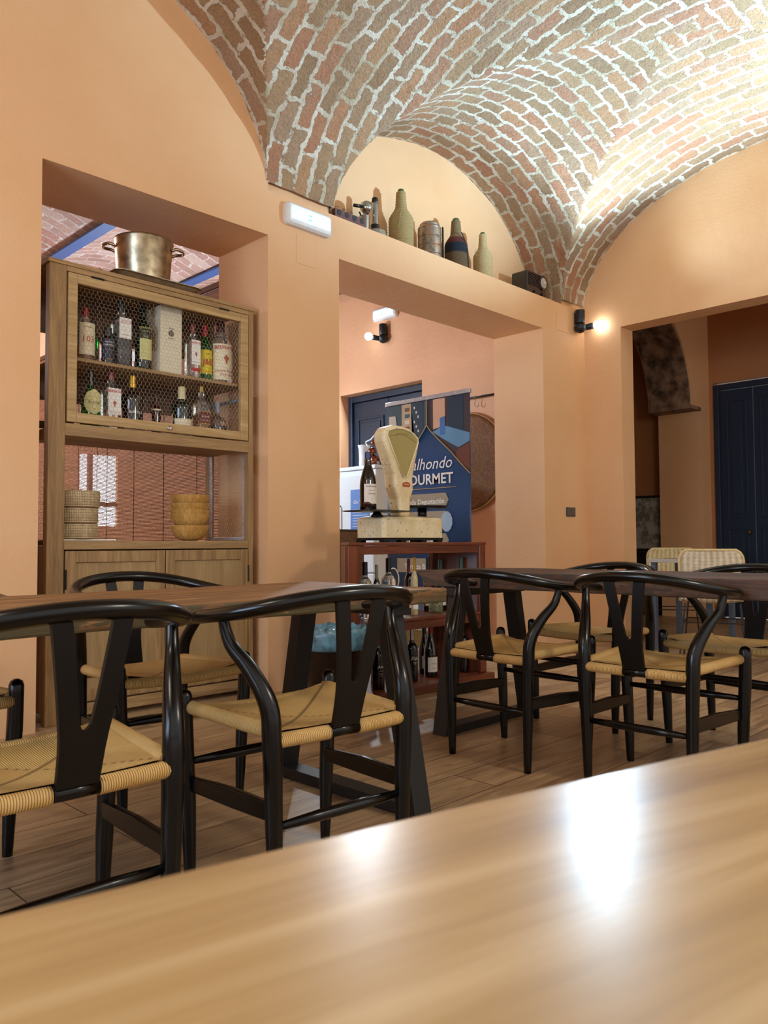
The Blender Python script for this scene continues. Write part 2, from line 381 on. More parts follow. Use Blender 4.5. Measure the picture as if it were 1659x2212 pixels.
# ---------------------------------------------------------------- doors
navy = plain('navy_painted_door', '#10243a', .42, var=.12, scale=12, bump=.15)
def panel_door(name, x, y0, y1, z1, mat, leaves, rows, facing=-1):
    o = thing(name, '', 'door'); del o['label']; del o['category']; o['kind'] = 'structure'
    fr = MB(); fr.box(x, x+.09, y0, y0+.06, 0, z1).box(x, x+.09, y1-.06, y1, 0, z1).box(x, x+.09, y0+.06, y1-.06, z1-.07, z1); fr.build('door_frame', mat, o, bevel=.006)
    wy = (y1-y0-.12)/leaves
    for k in range(leaves):
        a = y0+.06+wy*k+.003; b = a+wy-.006; lf = MB(); lf.box(x+.035, x+.07, a, b, .01, z1-.075); 
        for r0, r1 in rows:
            z0, zz = r0*z1, r1*z1
            lf.box(x+.02, x+.035, a+.07, b-.07, z0, z0+.025).box(x+.02, x+.035, a+.07, b-.07, zz-.025, zz).box(x+.02, x+.035, a+.07, a+.095, z0+.025, zz-.025).box(x+.02, x+.035, b-.095, b-.07, z0+.025, zz-.025)
            lf.box(x+.022, x+.034, a+.13, b-.13, z0+.06, zz-.06)
        lf.build('door_leaf', mat, o, bevel=.004)
    MB().lathe([(0, 0), (.02, .002), (.028, .02), (.02, .04), (.008, .045), (.008, .06)], seg=14).build('door_knob', plain('aged_brass', '#8c713a', .35, 1.), o).matrix_local = Matrix.Translation((x-.03, (y0+y1)/2+.06, 1.02)) @ Matrix.Rotation(PI/2, 4, 'Y')
    return o
panel_door('door_1', XR+.12, 5.71, 7.01, 2.68, navy, 2, [(.08, .36), (.4, .62), (.66, .9)])
panel_door('door_2', 9.60, 2.96, 3.86, 2.81, plain('dark_navy_door', '#0f2038', .5, var=.1), 2, [(.06, .38), (.42, .93)])
# ---------------------------------------------------------------- chairs
black = plain('black_lacquered_wood', '#060505', .24, var=.3, scale=8); black.node_tree.nodes['Principled BSDF'].inputs['Specular IOR Level'].default_value = .38
splatblack = plain('matt_black_wood', '#0b0706', .45, var=.2, scale=8); splatblack.node_tree.nodes['Principled BSDF'].inputs['Specular IOR Level'].default_value = .3
def cord_mat(name, c1, c2):
    s = N(name); tc = s.n('ShaderNodeTexCoord'); sp = s.n('ShaderNodeSeparateXYZ', {0: tc.outputs['UV']})
    g = s.coord('Object'); nz = s.noise(g, 9, 4, .6); n2 = s.noise(g, 160, 2)
    ph = s.math('ADD', s.math('MULTIPLY', sp.outputs[0], 2*PI/.0052), s.math('MULTIPLY', nz.outputs[0], 1.6))
    wv = s.math('ADD', s.math('MULTIPLY', s.math('SINE', ph), .5), .5)
    base = s.ramp(nz.outputs[0], [(.3, lin(c2)), (.7, lin(c1))])
    base = s.mix(s.ramp(sp.outputs[1], [(.03, G(.75)), (.075, G(0))]), base, lin('#5e4020'))
    s.set(Base_Color=s.mix(s.math('MULTIPLY', s.ramp(wv, [(.0, G(1)), (.38, G(0))]), .8), base, lin('#5e4020')), Roughness=.6)
    s.bump(s.math('ADD', s.math('POWER', wv, .5), s.math('MULTIPLY', n2.outputs[0], .15)), .8, .0022); return s.m
cord = cord_mat('paper_cord', '#e6c07c', '#d3a55c')
def smoothpath(P, n=6):
    P = [Vector(p) for p in P]; out = []
    for i in range(len(P)-1):
        a = P[max(i-1, 0)]; b = P[i]; c = P[i+1]; d = P[min(i+2, len(P)-1)]
        for k in range(n):
            t = k/n; out.append(.5*((2*b)+(c-a)*t+(2*a-5*b+4*c-d)*t*t+(3*b-a-3*c+d)*t**3))
    out.append(P[-1]); return out
def smoothrad(R, n=6):
    out = []
    for i in range(len(R)-1):
        for k in range(n): out.append(R[i]+(R[i+1]-R[i])*k/n)
    out.append(R[-1]); return out
def make_chair(label):
    t = thing('wishbone_chair', label, 'chair', group='black wishbone chairs')
    # seat: woven cord over four rails
    s = MB(); n = 28; YF, YR, WF, WR = .205, -.178, .232, .198
    def P(u, v):   # u,v in [-1,1]
        y = YR+(YF-YR)*(v+1)/2; wdt = WR+(WF-WR)*(v+1)/2
        cr = max(0, 1-abs(abs(u)-abs(v))*7)*.0025; zr = .452+.026*abs(u)**2.4*(.6+.4*v)-.018*(1-u*u)*(1-v*v)-cr; return (u*wdt, y, zr)
    V = []; F = []; UV = []
    for j in range(n+1):
        for i in range(n+1): V.append(P(-1+2*i/n, -1+2*j/n))
    for j in range(n):
        for i in range(n):
            u = -1+2*(i+.5)/n; v = -1+2*(j+.5)/n; q = (j*(n+1)+i, j*(n+1)+i+1, (j+1)*(n+1)+i+1, (j+1)*(n+1)+i); F.append(q)
            side = abs(u) > abs(v)*.92+.0
            UV.append([((V[k][1] if side else V[k][0]), abs(abs(-1+2*(k % (n+1))/n)-abs(-1+2*(k//(n+1))/n))+.02) for k in q])
    s.add(V, F, UV)
    V2 = [(x, y, z-.02) for x, y, z in V]; s.add(V2, [q[::-1] for q in F], UV)
    R_ = .0185
    def rail(a, b, bow=0.):
        a = Vector(a); b = Vector(b); pts = [a+(b-a)*k/12+Vector((0, 0, bow*math.sin(PI*k/12))) for k in range(13)]
        s.tube(pts, R_, 12, stripe=True)
    rail((-WF, YF, .447), (WF, YF, .447), -.008)
    rail((-WF, YF, .463), (-WR, YR, .452)); rail((WF, YF, .463), (WR, YR, .452))
    rail((-WR, YR-.004, .434), (-.046, YR-.006, .432)); rail((.046, YR-.006, .432), (WR, YR-.004, .434))
    s.build('seat', cord, t, smooth=True)
    # legs
    for sg in (-1, 1):
        MB().tube(smoothpath([(sg*.226, .198, 0), (sg*.232, .200, .2), (sg*.240, .202, .36), (sg*.244, .202, .492)], 4), smoothrad([.0145, .0215, .023, .0215], 4), 14, round_end=True).build('leg', black, t, smooth=True)
        pts = [(sg*.200, -.184, 0), (sg*.204, -.182, .22), (sg*.209, -.181, .43), (sg*.214, -.172, .52), (sg*.236, -.125, .60), (sg*.262, -.077, .66), (sg*.272, -.056, .725)]
        MB().tube(smoothpath(pts, 5), smoothrad([.0145, .021, .0245, .0235, .0205, .0165, .013], 5), 14).build('leg', black, t, smooth=True)
        m = MB(); m.prism([(.198, .238), (.198, .276), (.0, .290), (-.18, .290), (-.18, .245), (0, .240)], lambda y, z, d: (sg*(d+(.226 if y > .1 else .206 if y < -.1 else .216)), y, z), -.009, .009)
        m.build('stretcher', black, t, bevel=.004)
    MB().tube([(-.235, .2, .315), (-.08, .2, .315), (.08, .2, .315), (.235, .2, .315)], [.009, .0145, .0145, .009], 10).build('stretcher', black, t, smooth=True)
    MB().tube([(-.205, -.182, .232), (-.07, -.182, .232), (.07, -.182, .232), (.205, -.182, .232)], [.009, .0145, .0145, .009], 10).build('stretcher', black, t, smooth=True)
    MB().tube([(-.05, YR-.006, .432), (.05, YR-.006, .432)], .0155, 12).build('seat_rail', black, t, smooth=True)
    # Y shaped splat
    def sp(x, z, d):
        k = (z-.43)/.34; y = -.19-.072*k-.01*math.sin(PI*k); return (x, y+d, z)
    pol = [(-.036, .425), (.036, .425), (.041, .53), (.052, .62), (.064, .70), (.074, .775), (.040, .775), (.031, .70), (.021, .62), (.012, .565), (.006, .553)]
    left = [(-x, z) for x, z in reversed(pol[2:])]
    half = lambda sg: [(sg*a, b) for a, b in pol]
    m = MB()
    zs = [.425, .48, .53, .553]
    xo = lambda z: .041+.004*(z-.425)/.105 if z < .53 else .045+.013*(z-.53)/.09 if z < .62 else .058+.022*(z-.62)/.155
    xi = lambda z: 0 if z < .553 else min(.011, .011*math.sqrt(max(0, (z-.553)/.012)))+.030*max(0, (z-.563))/.212
    zz = [.443, .47, .51, .545, .553, .556, .56, .566, .59, .62, .66, .70, .74, .778]
    for sg in (-1, 1):
        V = []; 
        for z in zz:
            for x in (xi(z), xo(z)):
                for d in (-.006, .006): V.append(sp(sg*x, z, d))
        F = []
        for i in range(len(zz)-1):
            a = i*4; b = a+4
            F += [(a, a+2, b+2, b), (a+1, b+1, b+3, a+3), (a+2, a+3, b+3, b+2)]
            if zz[i] >= .553: F.append((a, b, b+1, a+1))
        F += [(0, 1, 3, 2), tuple(len(V)-4+k for k in (0, 2, 3, 1))]
        if sg < 0: F = [q[::-1] for q in F]
        m.add(V, F)
    m.build('splat', splatblack, t)
    # bent top rail
    half = [(.280, .058, .718), (.285, .015, .723), (.281, -.045, .729), (.262, -.115, .739), (.222, -.178, .753), (.16, -.228, .768), (.08, -.256, .778)]
    pts = [(-x, y, z) for x, y, z in half]+[(0, -.263, .781)]+half[::-1]
    rad = [.0165, .018, .019, .020, .021, .0215, .0215]; rad = rad+[.0215]+rad[::-1]
    MB().tube(smoothpath(pts, 4), smoothrad(rad, 4), 14, sq=(1.12, .92), round_end=True).build('top_rail', black, t, smooth=True)
    return t
CH = [((.674, 1.685, 0), -1.8, 'nearest black wishbone chair, cut by the left edge, back to camera'),
      ((1.376, 1.685, 0), -4.5, 'black wishbone chair at the right end of the worn brown table, back to camera'),
      ((2.815, 2.002, 0), -93, 'near-side black wishbone chair at the dark table, nearest the wine shelf'),
      ((2.865, 1.38, 0), -90, 'near-side black wishbone chair at the dark plank table, right of the other one'),
      ((1.479, 2.64, 0), 179, 'black wishbone chair between the worn brown table and the wooden cabinet, facing the camera'),
      ((3.655, 2.103, 0), 88, 'black wishbone chair on the far side of the dark plank table, under the light switch'),
      ((3.645, 1.389, 0), 88, 'black wishbone chair on the far side of the dark table, at the right edge'),
      ((.66, 2.63, 0), 179, 'black wishbone chair at far left, only its front leg and seat corner seen')]
ch0 = make_chair(CH[0][2]); ch0.location = CH[0][0]; ch0.rotation_euler = (0, 0, math.radians(CH[0][1]))
for loc, a, lb in CH[1:]: dup(ch0, loc, math.radians(a), lb)
# ---------------------------------------------------------------- tables
def old_wood(name, c1, c2, c3, paint, axis, amt=.55, edge=.0):
    s = N(name); sc = [16, 16, 16]; sc[axis] = 1.1
    v = s.geo(tuple(sc)); a = s.noise(v, 1.6, 7, .68, .8); g = s.noise(s.geo(tuple(2.2 if i == axis else 9 for i in range(3))), 1.6, 5, .7)
    c = s.ramp(a.outputs[0], [(.32, lin(c3)), (.48, lin(c2)), (.64, lin(c1))])
    gn = s.n('ShaderNodeNewGeometry'); nzv = s.n('ShaderNodeSeparateXYZ', {0: gn.outputs['Normal']}); side = s.math('LESS_THAN', nzv.outputs[2], .6)
    pm = s.math('ADD', s.math('ADD', g.outputs[0], s.math('MULTIPLY', side, edge)), s.math('MULTIPLY', s.math('SUBTRACT', a.outputs[0], .5), .7))
    s.set(Base_Color=s.mix(s.ramp(pm, [(amt, G(0)), (amt+.03, G(1))]), c, lin(paint)), Roughness=.62); s.bump(a.outputs[0], .8, .008); return s.m
def plank_table(name, label, along, x0, x1, y0, y1, z0, z1, topm, edgem, frames, feet, cut=False):
    t = thing(name, label, 'table', ((x0+x1)/2, (y0+y1)/2, 0)); ox, oy = (x0+x1)/2, (y0+y1)/2
    m = MB(); n = 4
    from mathutils import noise
    L0, L1 = (x0, x1) if along == 'x' else (y0, y1); W0, W1 = (y0, y1) if along == 'x' else (x0, x1)
    for k in range(n):
        a = W0+(W1-W0)*k/n+.002; b = W0+(W1-W0)*(k+1)/n-.002; seg = 34; V = []
        e0 = random.uniform(-.012, .012); e1 = random.uniform(-.012, .012)
        for i in range(seg+1):
            s_ = L0+e0+(L1+e1-L0-e0)*i/seg
            for q, (ww, zz) in enumerate(((a, z0), (b, z0), (b, z1), (a, z1))):
                sh = 0
                if cut and i == seg and q < 2: sh = -.09
                w2 = ww+noise.noise(Vector((s_*5, ww*3, zz*9)))*.006*(1 if (k in (0, n-1)) else .1); z2 = zz+noise.noise(Vector((s_*6, ww*7, zz*2)))*.003
                V.append(((s_+sh-ox, w2-oy, z2) if along == 'x' else (w2-ox, s_+sh-oy, z2)))
        F = []
        for i in range(seg):
            for q in range(4): F.append((i*4+q, i*4+(q+1) % 4, (i+1)*4+(q+1) % 4, (i+1)*4+q))
        F += [(3, 2, 1, 0), tuple(seg*4+q for q in range(4))]
        if along == 'y': F = [q[::-1] for q in F]
        m.add(V, F)
    m.build('tabletop', topm, t, bevel=.006)
    steel = plain('black_steel', '#0e0d0d', .5, var=.1)
    def BB(mb, u0, u1, v0, v1, c0, c1):
        if along == 'x': mb.box(u0-ox, u1-ox, v0-oy, v1-oy, c0, c1)
        else: mb.box(v0-ox, v1-ox, u0-oy, u1-oy, c0, c1)
        return mb
    for uc, outer in frames:
        u0, u1 = uc-.04, uc+.04; lo, hi = feet; ins = .125
        def leg(wb, wt, sgn):
            V = []
            for z, wv in ((.0, wb), (z0-.04, wt)):
                for u, dv in ((u0, 0), (u1, 0), (u1, sgn*.055), (u0, sgn*.055)):
                    V.append((u-ox, wv+dv-oy, z) if along == 'x' else (wv+dv-ox, u-oy, z))
            return MB().add(V, [(0, 1, 2, 3), (4, 7, 6, 5), (0, 4, 5, 1), (1, 5, 6, 2), (2, 6, 7, 3), (3, 7, 4, 0)])
        leg(lo, lo+ins, 1).build('leg', steel, t, bevel=.002); leg(hi, hi-ins, -1).build('leg', steel, t, bevel=.002)
        BB(MB(), u0, u1, lo+.05, hi-.05, .0, .04).build('foot_bar', steel, t, bevel=.002)
        BB(MB(), u0, u1, lo+ins-.03, hi-ins+.03, z0-.04, z0-.002).build('top_bar', steel, t, bevel=.002)
    return t
T1 = old_wood('worn_brown_plank', '#9a7146', '#7f5831', '#52371d', '#4a4022', 0, .68, .27)
T2 = old_wood('dark_plank', '#6a4c38', '#4a3326', '#2c1d16', '#3d3128', 1, .62, .08)
plank_table('plank_table', 'long worn brown plank table with flaking green-brown paint, in front of the wooden cabinet', 'x', -.2, 2.13, 1.79, 2.55, .697, .747, T1, T1, [(1.96, 1), (.02, -1)], (1.765, 2.53))
plank_table('plank_table', 'dark plank table with undercut end, running towards the right opening', 'y', 2.95, 3.56, .2, 2.71, .69, .768, T2, T2, [(2.46, 1), (.4, -1)], (2.84, 3.59), cut=True)
# foreground table
fgm = wood('oiled_light_wood', '#c0a47a', '#866642', 0, .27, .42, .05, '#aa8a5c', stripes=4)
t = thing('dining_table', 'blurred light wooden table across the foreground, reflecting the lamps', 'table', (.316, .30, 0), math.radians(-12.9))
m = MB(); pl = [(-1.5, -.045), (-.6, -.012), (-.2, .001), (0, .0045), (.2, .003), (.34, -.001), (.9, -.02), (1.25, -.035), (1.3, -.07), (1.3, -.8), (1.25, -.84), (-1.45, -.84), (-1.5, -.8)]
m.prism(pl[::-1], lambda x, y, d: (x, y, d), .712, .75); o = m.build('tabletop', fgm, t, bevel=.005, seg=3)
for x, y in ((-1.4, -.14), (1.18, -.14), (-1.4, -.74), (1.18, -.74)): MB().box(x-.03, x+.03, y-.03, y+.03, 0, .711).build('leg', black, t, bevel=.003)
# ---------------------------------------------------------------- cabinet
cw = wood('greyed_oak', '#ad8a5c', '#785a38', 2, .55, 1., .2, '#957448')
cwx = wood('greyed_oak_rail', '#b08e60', '#7c5f3c', 0, .55, 1., .2, '#9a794d')
cpn = wood('pale_plywood_panel', '#ac8e60', '#8d7048', 2, .6, .6, .1, '#9b7d52')
galv = plain('galvanised_steel', '#b6c2d0', .4, .5, var=.2, scale=60)
wirem = plain('mesh_wire', '#b8ae98', .45, .5)
CX0, CX1, CY0, CY1 = 1.618, 2.878, 3.985, 4.47
cab = thing('display_cabinet', 'tall greyed-oak cabinet with wire-mesh door standing in the left wall opening', 'cabinet', (2.248, 4.22, 0))
def cbox(name, mat, par, x0, x1, y0, y1, z0, z1, bevel=.003): return MB().box(x0-2.248, x1-2.248, y0-4.22, y1-4.22, z0, z1).build(name, mat, par, bevel=bevel)
for x0, x1 in ((CX0, CX0+.088), (CX1-.035, CX1)):
    cbox('post', cw, cab, x0, x1, CY0, CY0+.05, 0, 2.35); cbox('post', cw, cab, x0, x1, CY1-.05, CY1, 0, 2.35)
cbox('top_board', cwx, cab, CX0-.008, CX1+.008, CY0-.006, CY1, 2.35, 2.372)
cbox('top_rail', cwx, cab, CX0+.088, CX1-.035, CY0, CY0+.03, 2.322, 2.35)
for z0, z1 in ((1.468, 1.533), (.882, .928), (.03, .09)): cbox('rail', cwx, cab, CX0+.088, CX1-.035, CY0, CY0+.04, z0, z1)
cbox('shelf', cwx, cab, CX0+.089, CX1-.036, CY0+.041, CY1-.05, 1.475, 1.533); cbox('shelf', cwx, cab, CX0+.089, CX1-.036, CY0+.041, CY1-.05, 1.872, 1.892); cbox('shelf', cwx, cab, CX0+.089, CX1-.036, CY0+.041, CY1-.05, .905, .928)
def hexmesh(x0, x1, z0, z1, fn, r=.0008, s=.0135):
    m = MB(); hh = s*math.sqrt(3)/2; done = set()
    nx = int((x1-x0)/(2*hh)); nz = int((z1-z0)/(1.5*s))
    for j in range(nz+1):
        for i in range(nx+1):
            cx = x0+hh+i*2*hh+(hh if j % 2 else 0); cz = z0+s*.5+j*1.5*s
            P = [(cx+s*math.sin(k*PI/3), cz+s*math.cos(k*PI/3)) for k in range(4)]
            for a, b in ((0, 1), (1, 2), (2, 3)):
                p, q = P[a], P[b]
                if max(p[0], q[0]) > x1 or max(p[1], q[1]) > z1 or min(p[1], q[1]) < z0: continue
                A = Vector(fn(*p)); B = Vector(fn(*q)); d = (B-A).normalized(); u = Vector(fn(p[0], p[1]))-Vector(fn(p[0], p[1], .01)); u.normalize(); w_ = d.cross(u)
                V = [c+(u*math.cos(t)+w_*math.sin(t))*r for c in (A, B) for t in (0, 2*PI/3, 4*PI/3)]
                m.add(V, [(0, 1, 4, 3), (1, 2, 5, 4), (2, 0, 3, 5)])
    return m
# upper flap door
dm = MB(); ox, oy = 2.248, 4.22
DX0, DX1, DZ0, DZ1 = 1.713, 2.838, 1.540, 2.318
dm.box(DX0-ox, DX0+.05-ox, CY0-.004-oy, CY0+.024-oy, DZ0, DZ1).box(DX1-.055-ox, DX1-ox, CY0-.004-oy, CY0+.024-oy, DZ0, DZ1)
dm.box(DX0+.05-ox, DX1-.055-ox, CY0-.004-oy, CY0+.024-oy, DZ0, DZ0+.052).box(DX0+.05-ox, DX1-.055-ox, CY0-.004-oy, CY0+.024-oy, DZ1-.05, DZ1)
door = dm.build('flap_door', wood('oak_frame_lit_tint', '#c0a06e', '#957648', 0, .5, 1., .15, '#ab8b5a'), cab, bevel=.003)  # paler oak: the lit look of the door frame put into its colour
hexmesh(DX0+.05-ox, DX1-.055-ox, DZ0+.052, DZ1-.05, lambda a, b, d=0: (a, CY0+.018-oy+d, b)).build('wire_mesh', wirem, door)
for x in (1.87, 2.66): MB().box(x-.035-ox, x+.035-ox, CY0-.0075-oy, CY0-.0045-oy, 2.313, 2.323).build('hinge', black, door)
o = MB().lathe([(0, 0), (.012, .0), (.014, .003), (.014, .008), (.006, .0085), (.006, .004), (.0, .004)], seg=20).build('lock', plain('nickel', '#c9c3b8', .25, 1.), door, smooth=True); o.matrix_local = Matrix.Translation((2.296-ox, CY0-.004-oy, 1.566)) @ Matrix.Rotation(PI/2, 4, 'X')
# lower doors
for x0, x1, hx in ((1.713, 2.277, 1.713), (2.283, 2.838, 2.838)):
    m = MB(); b = .055
    for a in ((x0, x0+b, .10, .875), (x1-b, x1, .10, .875), (x0+b, x1-b, .10, .16), (x0+b, x1-b, .815, .875)): m.box(a[0]-ox, a[1]-ox, CY0-.003-oy, CY0+.02-oy, a[2], a[3])
    d = m.build('door', cw, cab, bevel=.003)
    MB().box(x0+b-ox, x1-b-ox, CY0+.008-oy, CY0+.016-oy, .16, .815).build('panel', cpn, d)
    MB().tube([(hx-ox, CY0-.006-oy, .68), (hx-ox, CY0-.006-oy, .78)], .005, 8).build('hinge', black, d)
cbox('side_panel', cw, cab, CX0+.01, CX0+.03, CY0+.05, CY1-.05, .05, .905); cbox('side_panel', cw, cab, CX1-.03, CX1-.01, CY0+.05, CY1-.05, .05, .905)
cbox('back_panel', cpn, cab, CX0+.088, CX1-.036, CY1-.03, CY1-.02, .05, .905)
# wire mesh and steel angles around the open niche
sm = MB()
for z in (.932, 1.495): sm.box(CX1-.03-ox, CX1-.012-ox, CY0+.05-oy, CY1-.05-oy, z, z+.018)
sm.box(CX1-.034-ox, CX1-.026-ox, CY0+.045-oy, CY0+.065-oy, .95, 1.495).box(CX1-.036-ox, CX1-.03-ox, CY1-.08-oy, CY1-.052-oy, .95, 1.495)
sm.build('steel_frame', galv, cab, bevel=.001)
cbox('steel_rail', galv, cab, CX1-.03, CX1-.012, CY0+.05, CY1-.05, 1.80, 1.818, .001)
hexmesh(CY0+.06-oy, CY1-.06-oy, .95, 1.5, lambda a, b, d=0: (CX1-.022-ox+d, a, b)).build('side_mesh', wirem, cab)
hexmesh(CY0+.06-oy, CY1-.06-oy, 1.56, 2.34, lambda a, b, d=0: (CX1-.022-ox+d, a, b)).build('side_mesh', wirem, cab)
hexmesh(CX0+.09-ox, CX1-.04-ox, .93, 1.5, lambda a, b, d=0: (a, CY1-.035-oy+d, b)).build('back_mesh', wirem, cab)
m = MB()
for z0, z1 in ((1.56, 1.60), (1.72, 1.90), (2.10, 2.35)): m.box(CX0+.09-ox, CX1-.036-ox, CY1-.035-oy, CY1-.02-oy, z0, z1)
m.build('back_slat', wood('dark_back_board', '#6b4a33', '#4a3222', 0, .6), cab)
# ---------------------------------------------------------------- bottles
def glass(name, col, tr=.9, rough=.04): return plain('glass_'+name, col, rough, var=0., trans=tr, ior=1.45)
clear = glass('clear', '#e6f2f2', .95); green = glass('green', '#0f6b1c', .8); dgreen = plain('glass_dark_green', '#08150c', .06, var=0, coat=.6)
dark = plain('glass_black', '#060507', .06, var=0, coat=.6); brown = plain('glass_brown', '#1c0c06', .08, var=0, coat=.5); ruby = plain('glass_ruby', '#3c0d12', .08, var=.1, coat=.5)
amber = glass('amber', '#8a4a12', .6); blueg = plain('glass_cobalt', '#0a2ba8', .08, var=.1, coat=.5)
paper = plain('label_paper', '#e8dcbc', .6, var=.03); white = plain('label_white', '#efece6', .6, var=.02)
FACE = -PI/2-.10
def patch(mb, r, a0, a1, z0, z1, n=10, dr=.0012, shape=None, ang=FACE, c=(0, 0)):
    V = []; F = []; nz = 8 if shape else 1
    for j in range(nz+1):
        z = z0+(z1-z0)*j/nz; wv = 1 if not shape else shape(j/nz)
        for i in range(n+1):
            t = ang+(a0+(a1-a0)*i/n)*wv; V.append(((r+dr)*math.cos(t), (r+dr)*math.sin(t), z))
    for j in range(nz):
        for i in range(n): a = j*(n+1)+i; F.append((a, a+1, a+n+2, a+n+1))
    return mb.add(V, F)
def curved(r, z, ang=FACE, dr=.002): return lambda x, y: ((r+dr)*math.cos(ang+x/r), (r+dr)*math.sin(ang+x/r), z+y)
def flat(r, z, ang=-PI/2, dr=.002): return lambda x, y: (x, -(r+dr), z+y)
PROF = {
 'bordeaux': [(.92, 0), (1, .015), (1, .58), (.97, .63), (.80, .68), (.50, .73), (.40, .77), (.37, .84), (.36, 1)],
 'burgundy': [(.92, 0), (1, .015), (1, .42), (.93, .52), (.70, .65), (.45, .76), (.36, .84), (.34, 1)],
 'liquor': [(.93, 0), (1, .012), (1, .60), (.94, .66), (.70, .71), (.42, .76), (.34, .80), (.33, 1)],
 'bell': [(.95, 0), (1, .02), (.99, .1), (.93, .3), (.80, .5), (.60, .60), (.40, .67), (.30, .74), (.27, 1)],
 'shoulder': [(.93, 0), (1, .012), (1, .45), (1.04, .58), (.98, .64), (.7, .69), (.42, .73), (.36, .78), (.36, 1)],
 'squat': [(.9, 0), (1, .03), (1, .40), (.92, .52), (.6, .60), (.34, .64), (.28, .68), (.28, 1)],
 'jug': [(.95, 0), (1, .012), (1, .56), (.96, .62), (.78, .70), (.55, .75), (.52, .80), (.35, .83), (.33, 1)],
 'can': [(.96, 0), (1, .02), (1, .66), (.9, .71), (.62, .75), (.6, 1)],
}
def prof(kind, h, r, f0=0, f1=1.):
    P = PROF[kind]; return [(a*r, b*h) for a, b in P if f0 <= b <= f1]
def bottle(label, x, y, z, h, r, kind, gm, capm, cap=(.82, .40), sq=0., group=None, labels=(), texts=(), liquid=None, ang=FACE, stopper=None):
    o = thing('bottle', label, 'bottle', (x, y, z), 0, group)
    P = prof(kind, h, r); rr = -PI/2+0 if sq else 0
    P2 = []
    for i in range(len(P)-1):
        for k in range(4): t = k/4; P2.append((P[i][0]+(P[i+1][0]-P[i][0])*t, P[i][1]+(P[i+1][1]-P[i][1])*t))
    P2.append(P[-1]); P2[-1] = (P2[-1][0], P2[-1][1]-.001)
    MB().lathe(P2, seg=28, sq=sq).build('glass', gm, o, smooth=True)
    if cap:
        cr = PROF[kind][-1][0]*r+.0015; z0 = cap[0]*h
        MB().lathe([(cr*.96, z0), (cr*1.02, z0+.002), (cr*1.0, h-.003), (cr*.9, h)], seg=20).build('cap', capm, o, smooth=False)
    if liquid:
        lm, f = liquid
        Q = [(a*.9, b+.004 if b == 0 else b) for a, b in P if b <= f*h]
        ra = [a for a, b in P if b <= f*h][-1]
        MB().lathe(Q+[(ra*.9, f*h)], seg=24, sq=sq).build('liquid', lm, o, smooth=True)
    lb = []
    for (z0, z1, a, mt, *sh) in labels:
        if sq:
            wd = a; m = MB().box(-wd*r, wd*r, -r*1.0-.0022, -r*1.0-.0004, z0*h, z1*h); lb.append(m.build('label', mt, o))
        else: lb.append(patch(MB(), r, -a, a, z0*h, z1*h, shape=sh[0] if sh else None, ang=ang).build('label', mt, o, smooth=True))
    for (tx, zc, size, col, *kw) in texts:
        kw = kw[0] if kw else {}
        fn = flat(r, zc*h, dr=.003) if sq else curved(r, zc*h, ang, .0022)
        letters(MB(), tx, size, fn, **kw).build('lettering', col, lb[0] if lb else o)
    return o
red = plain('print_red', '#b3141a', .5, var=0); blk = plain('print_black', '#141210', .5, var=0); gold = plain('print_gold', '#b08a3a', .35, .6, var=.05)
wht = plain('print_white', '#f0ece4', .5, var=0); orange = plain('print_orange', '#b4562a', .5, var=.1); brn = plain('print_brown', '#5a3a24', .5, var=0)
capred = plain('cap_red', '#8e0f14', .3, var=.05); capblk = plain('cap_black', '#0c0b0c', .3, var=0); capgold = plain('cap_gold', '#b48a32', .3, .8); capcream = plain('cap_cream', '#ddcfa0', .45, var=.03)
rumliq = plain('rum', '#3a1208', .1, var=0); whisky = plain('whisky', '#b8691a', .1, var=0); coffee = plain('dark_liqueur', '#3b2020', .15, var=0)
ZU, ZL, YU = 1.8925, 1.5335, 4.13
gu, gl = 'bottles on the upper shelf of the cabinet', 'bottles on the lower shelf of the cabinet'
def guard(r, z0, h, parent=None):   # small red-coated figure printed on a gin label, flat
    return None
bottle('clear bottle with a cream label and big red numerals, leftmost on the upper cabinet shelf', 1.872, YU, ZU, .30, .050, 'jug', clear, capred, (.84,), liquid=(whisky, .30), group=gu, labels=((.12, .70, .95, paper),), texts=(('103', .40, .046, red), ('EL TORO', .62, .011, brn)))
bottle('slim green bottle with a grey label behind the first bottles of the upper cabinet shelf', 1.972, YU+.11, ZU, .27, .026, 'bordeaux', green, capblk, (.80,), group=gu, labels=((.05, .40, 1.3, plain('grey_label', '#8a8a78', .6)),))
bottle('short black bottle with dark blue label and white lettering on the upper cabinet shelf', 1.980, YU-.04, ZU, .205, .036, 'can', dark, capblk, (.74,), group=gu, labels=((.10, .66, 1.4, plain('navy_label', '#20243f', .5)),), texts=(('MASTER OF', .58, .010, wht), ('THE FUEGO', .50, .0115, wht, dict(bold=.01)), ('pour and share', .38, .007, gold), ('cold brew', .12, .008, capgold)))
o = bottle('tall clear pacharan bottle with white rectangular label and red script, black cap, upper cabinet shelf', 2.078, YU, ZU, .385, .049, 'liquor', clear, capblk, (.83,), sq=.9, liquid=(coffee, .50), group=gu, labels=((.42, .72, .72, white),), texts=(('ZOCO', .66, .021, red, dict(shear=.3)), ('~', .55, .020, blk), ('PACHARAN', .47, .007, brn)))
bottle('tall dark green vermouth bottle with yellow lettering and pale tapered label, upper cabinet shelf', 2.212, YU, ZU, .40, .051, 'bordeaux', dgreen, dgreen, (.80,), group=gu, labels=((.16, .46, .75, plain('yellow_cream_label', '#d3cf8a', .6)),), texts=(('YZAGUIRRE', .615, .017, plain('print_yellow', '#c9c071', .5, var=0)), ('VERMOUTH', .565, .009, MC['print_yellow']), ('ROJO', .49, .012, MC['print_yellow'])))
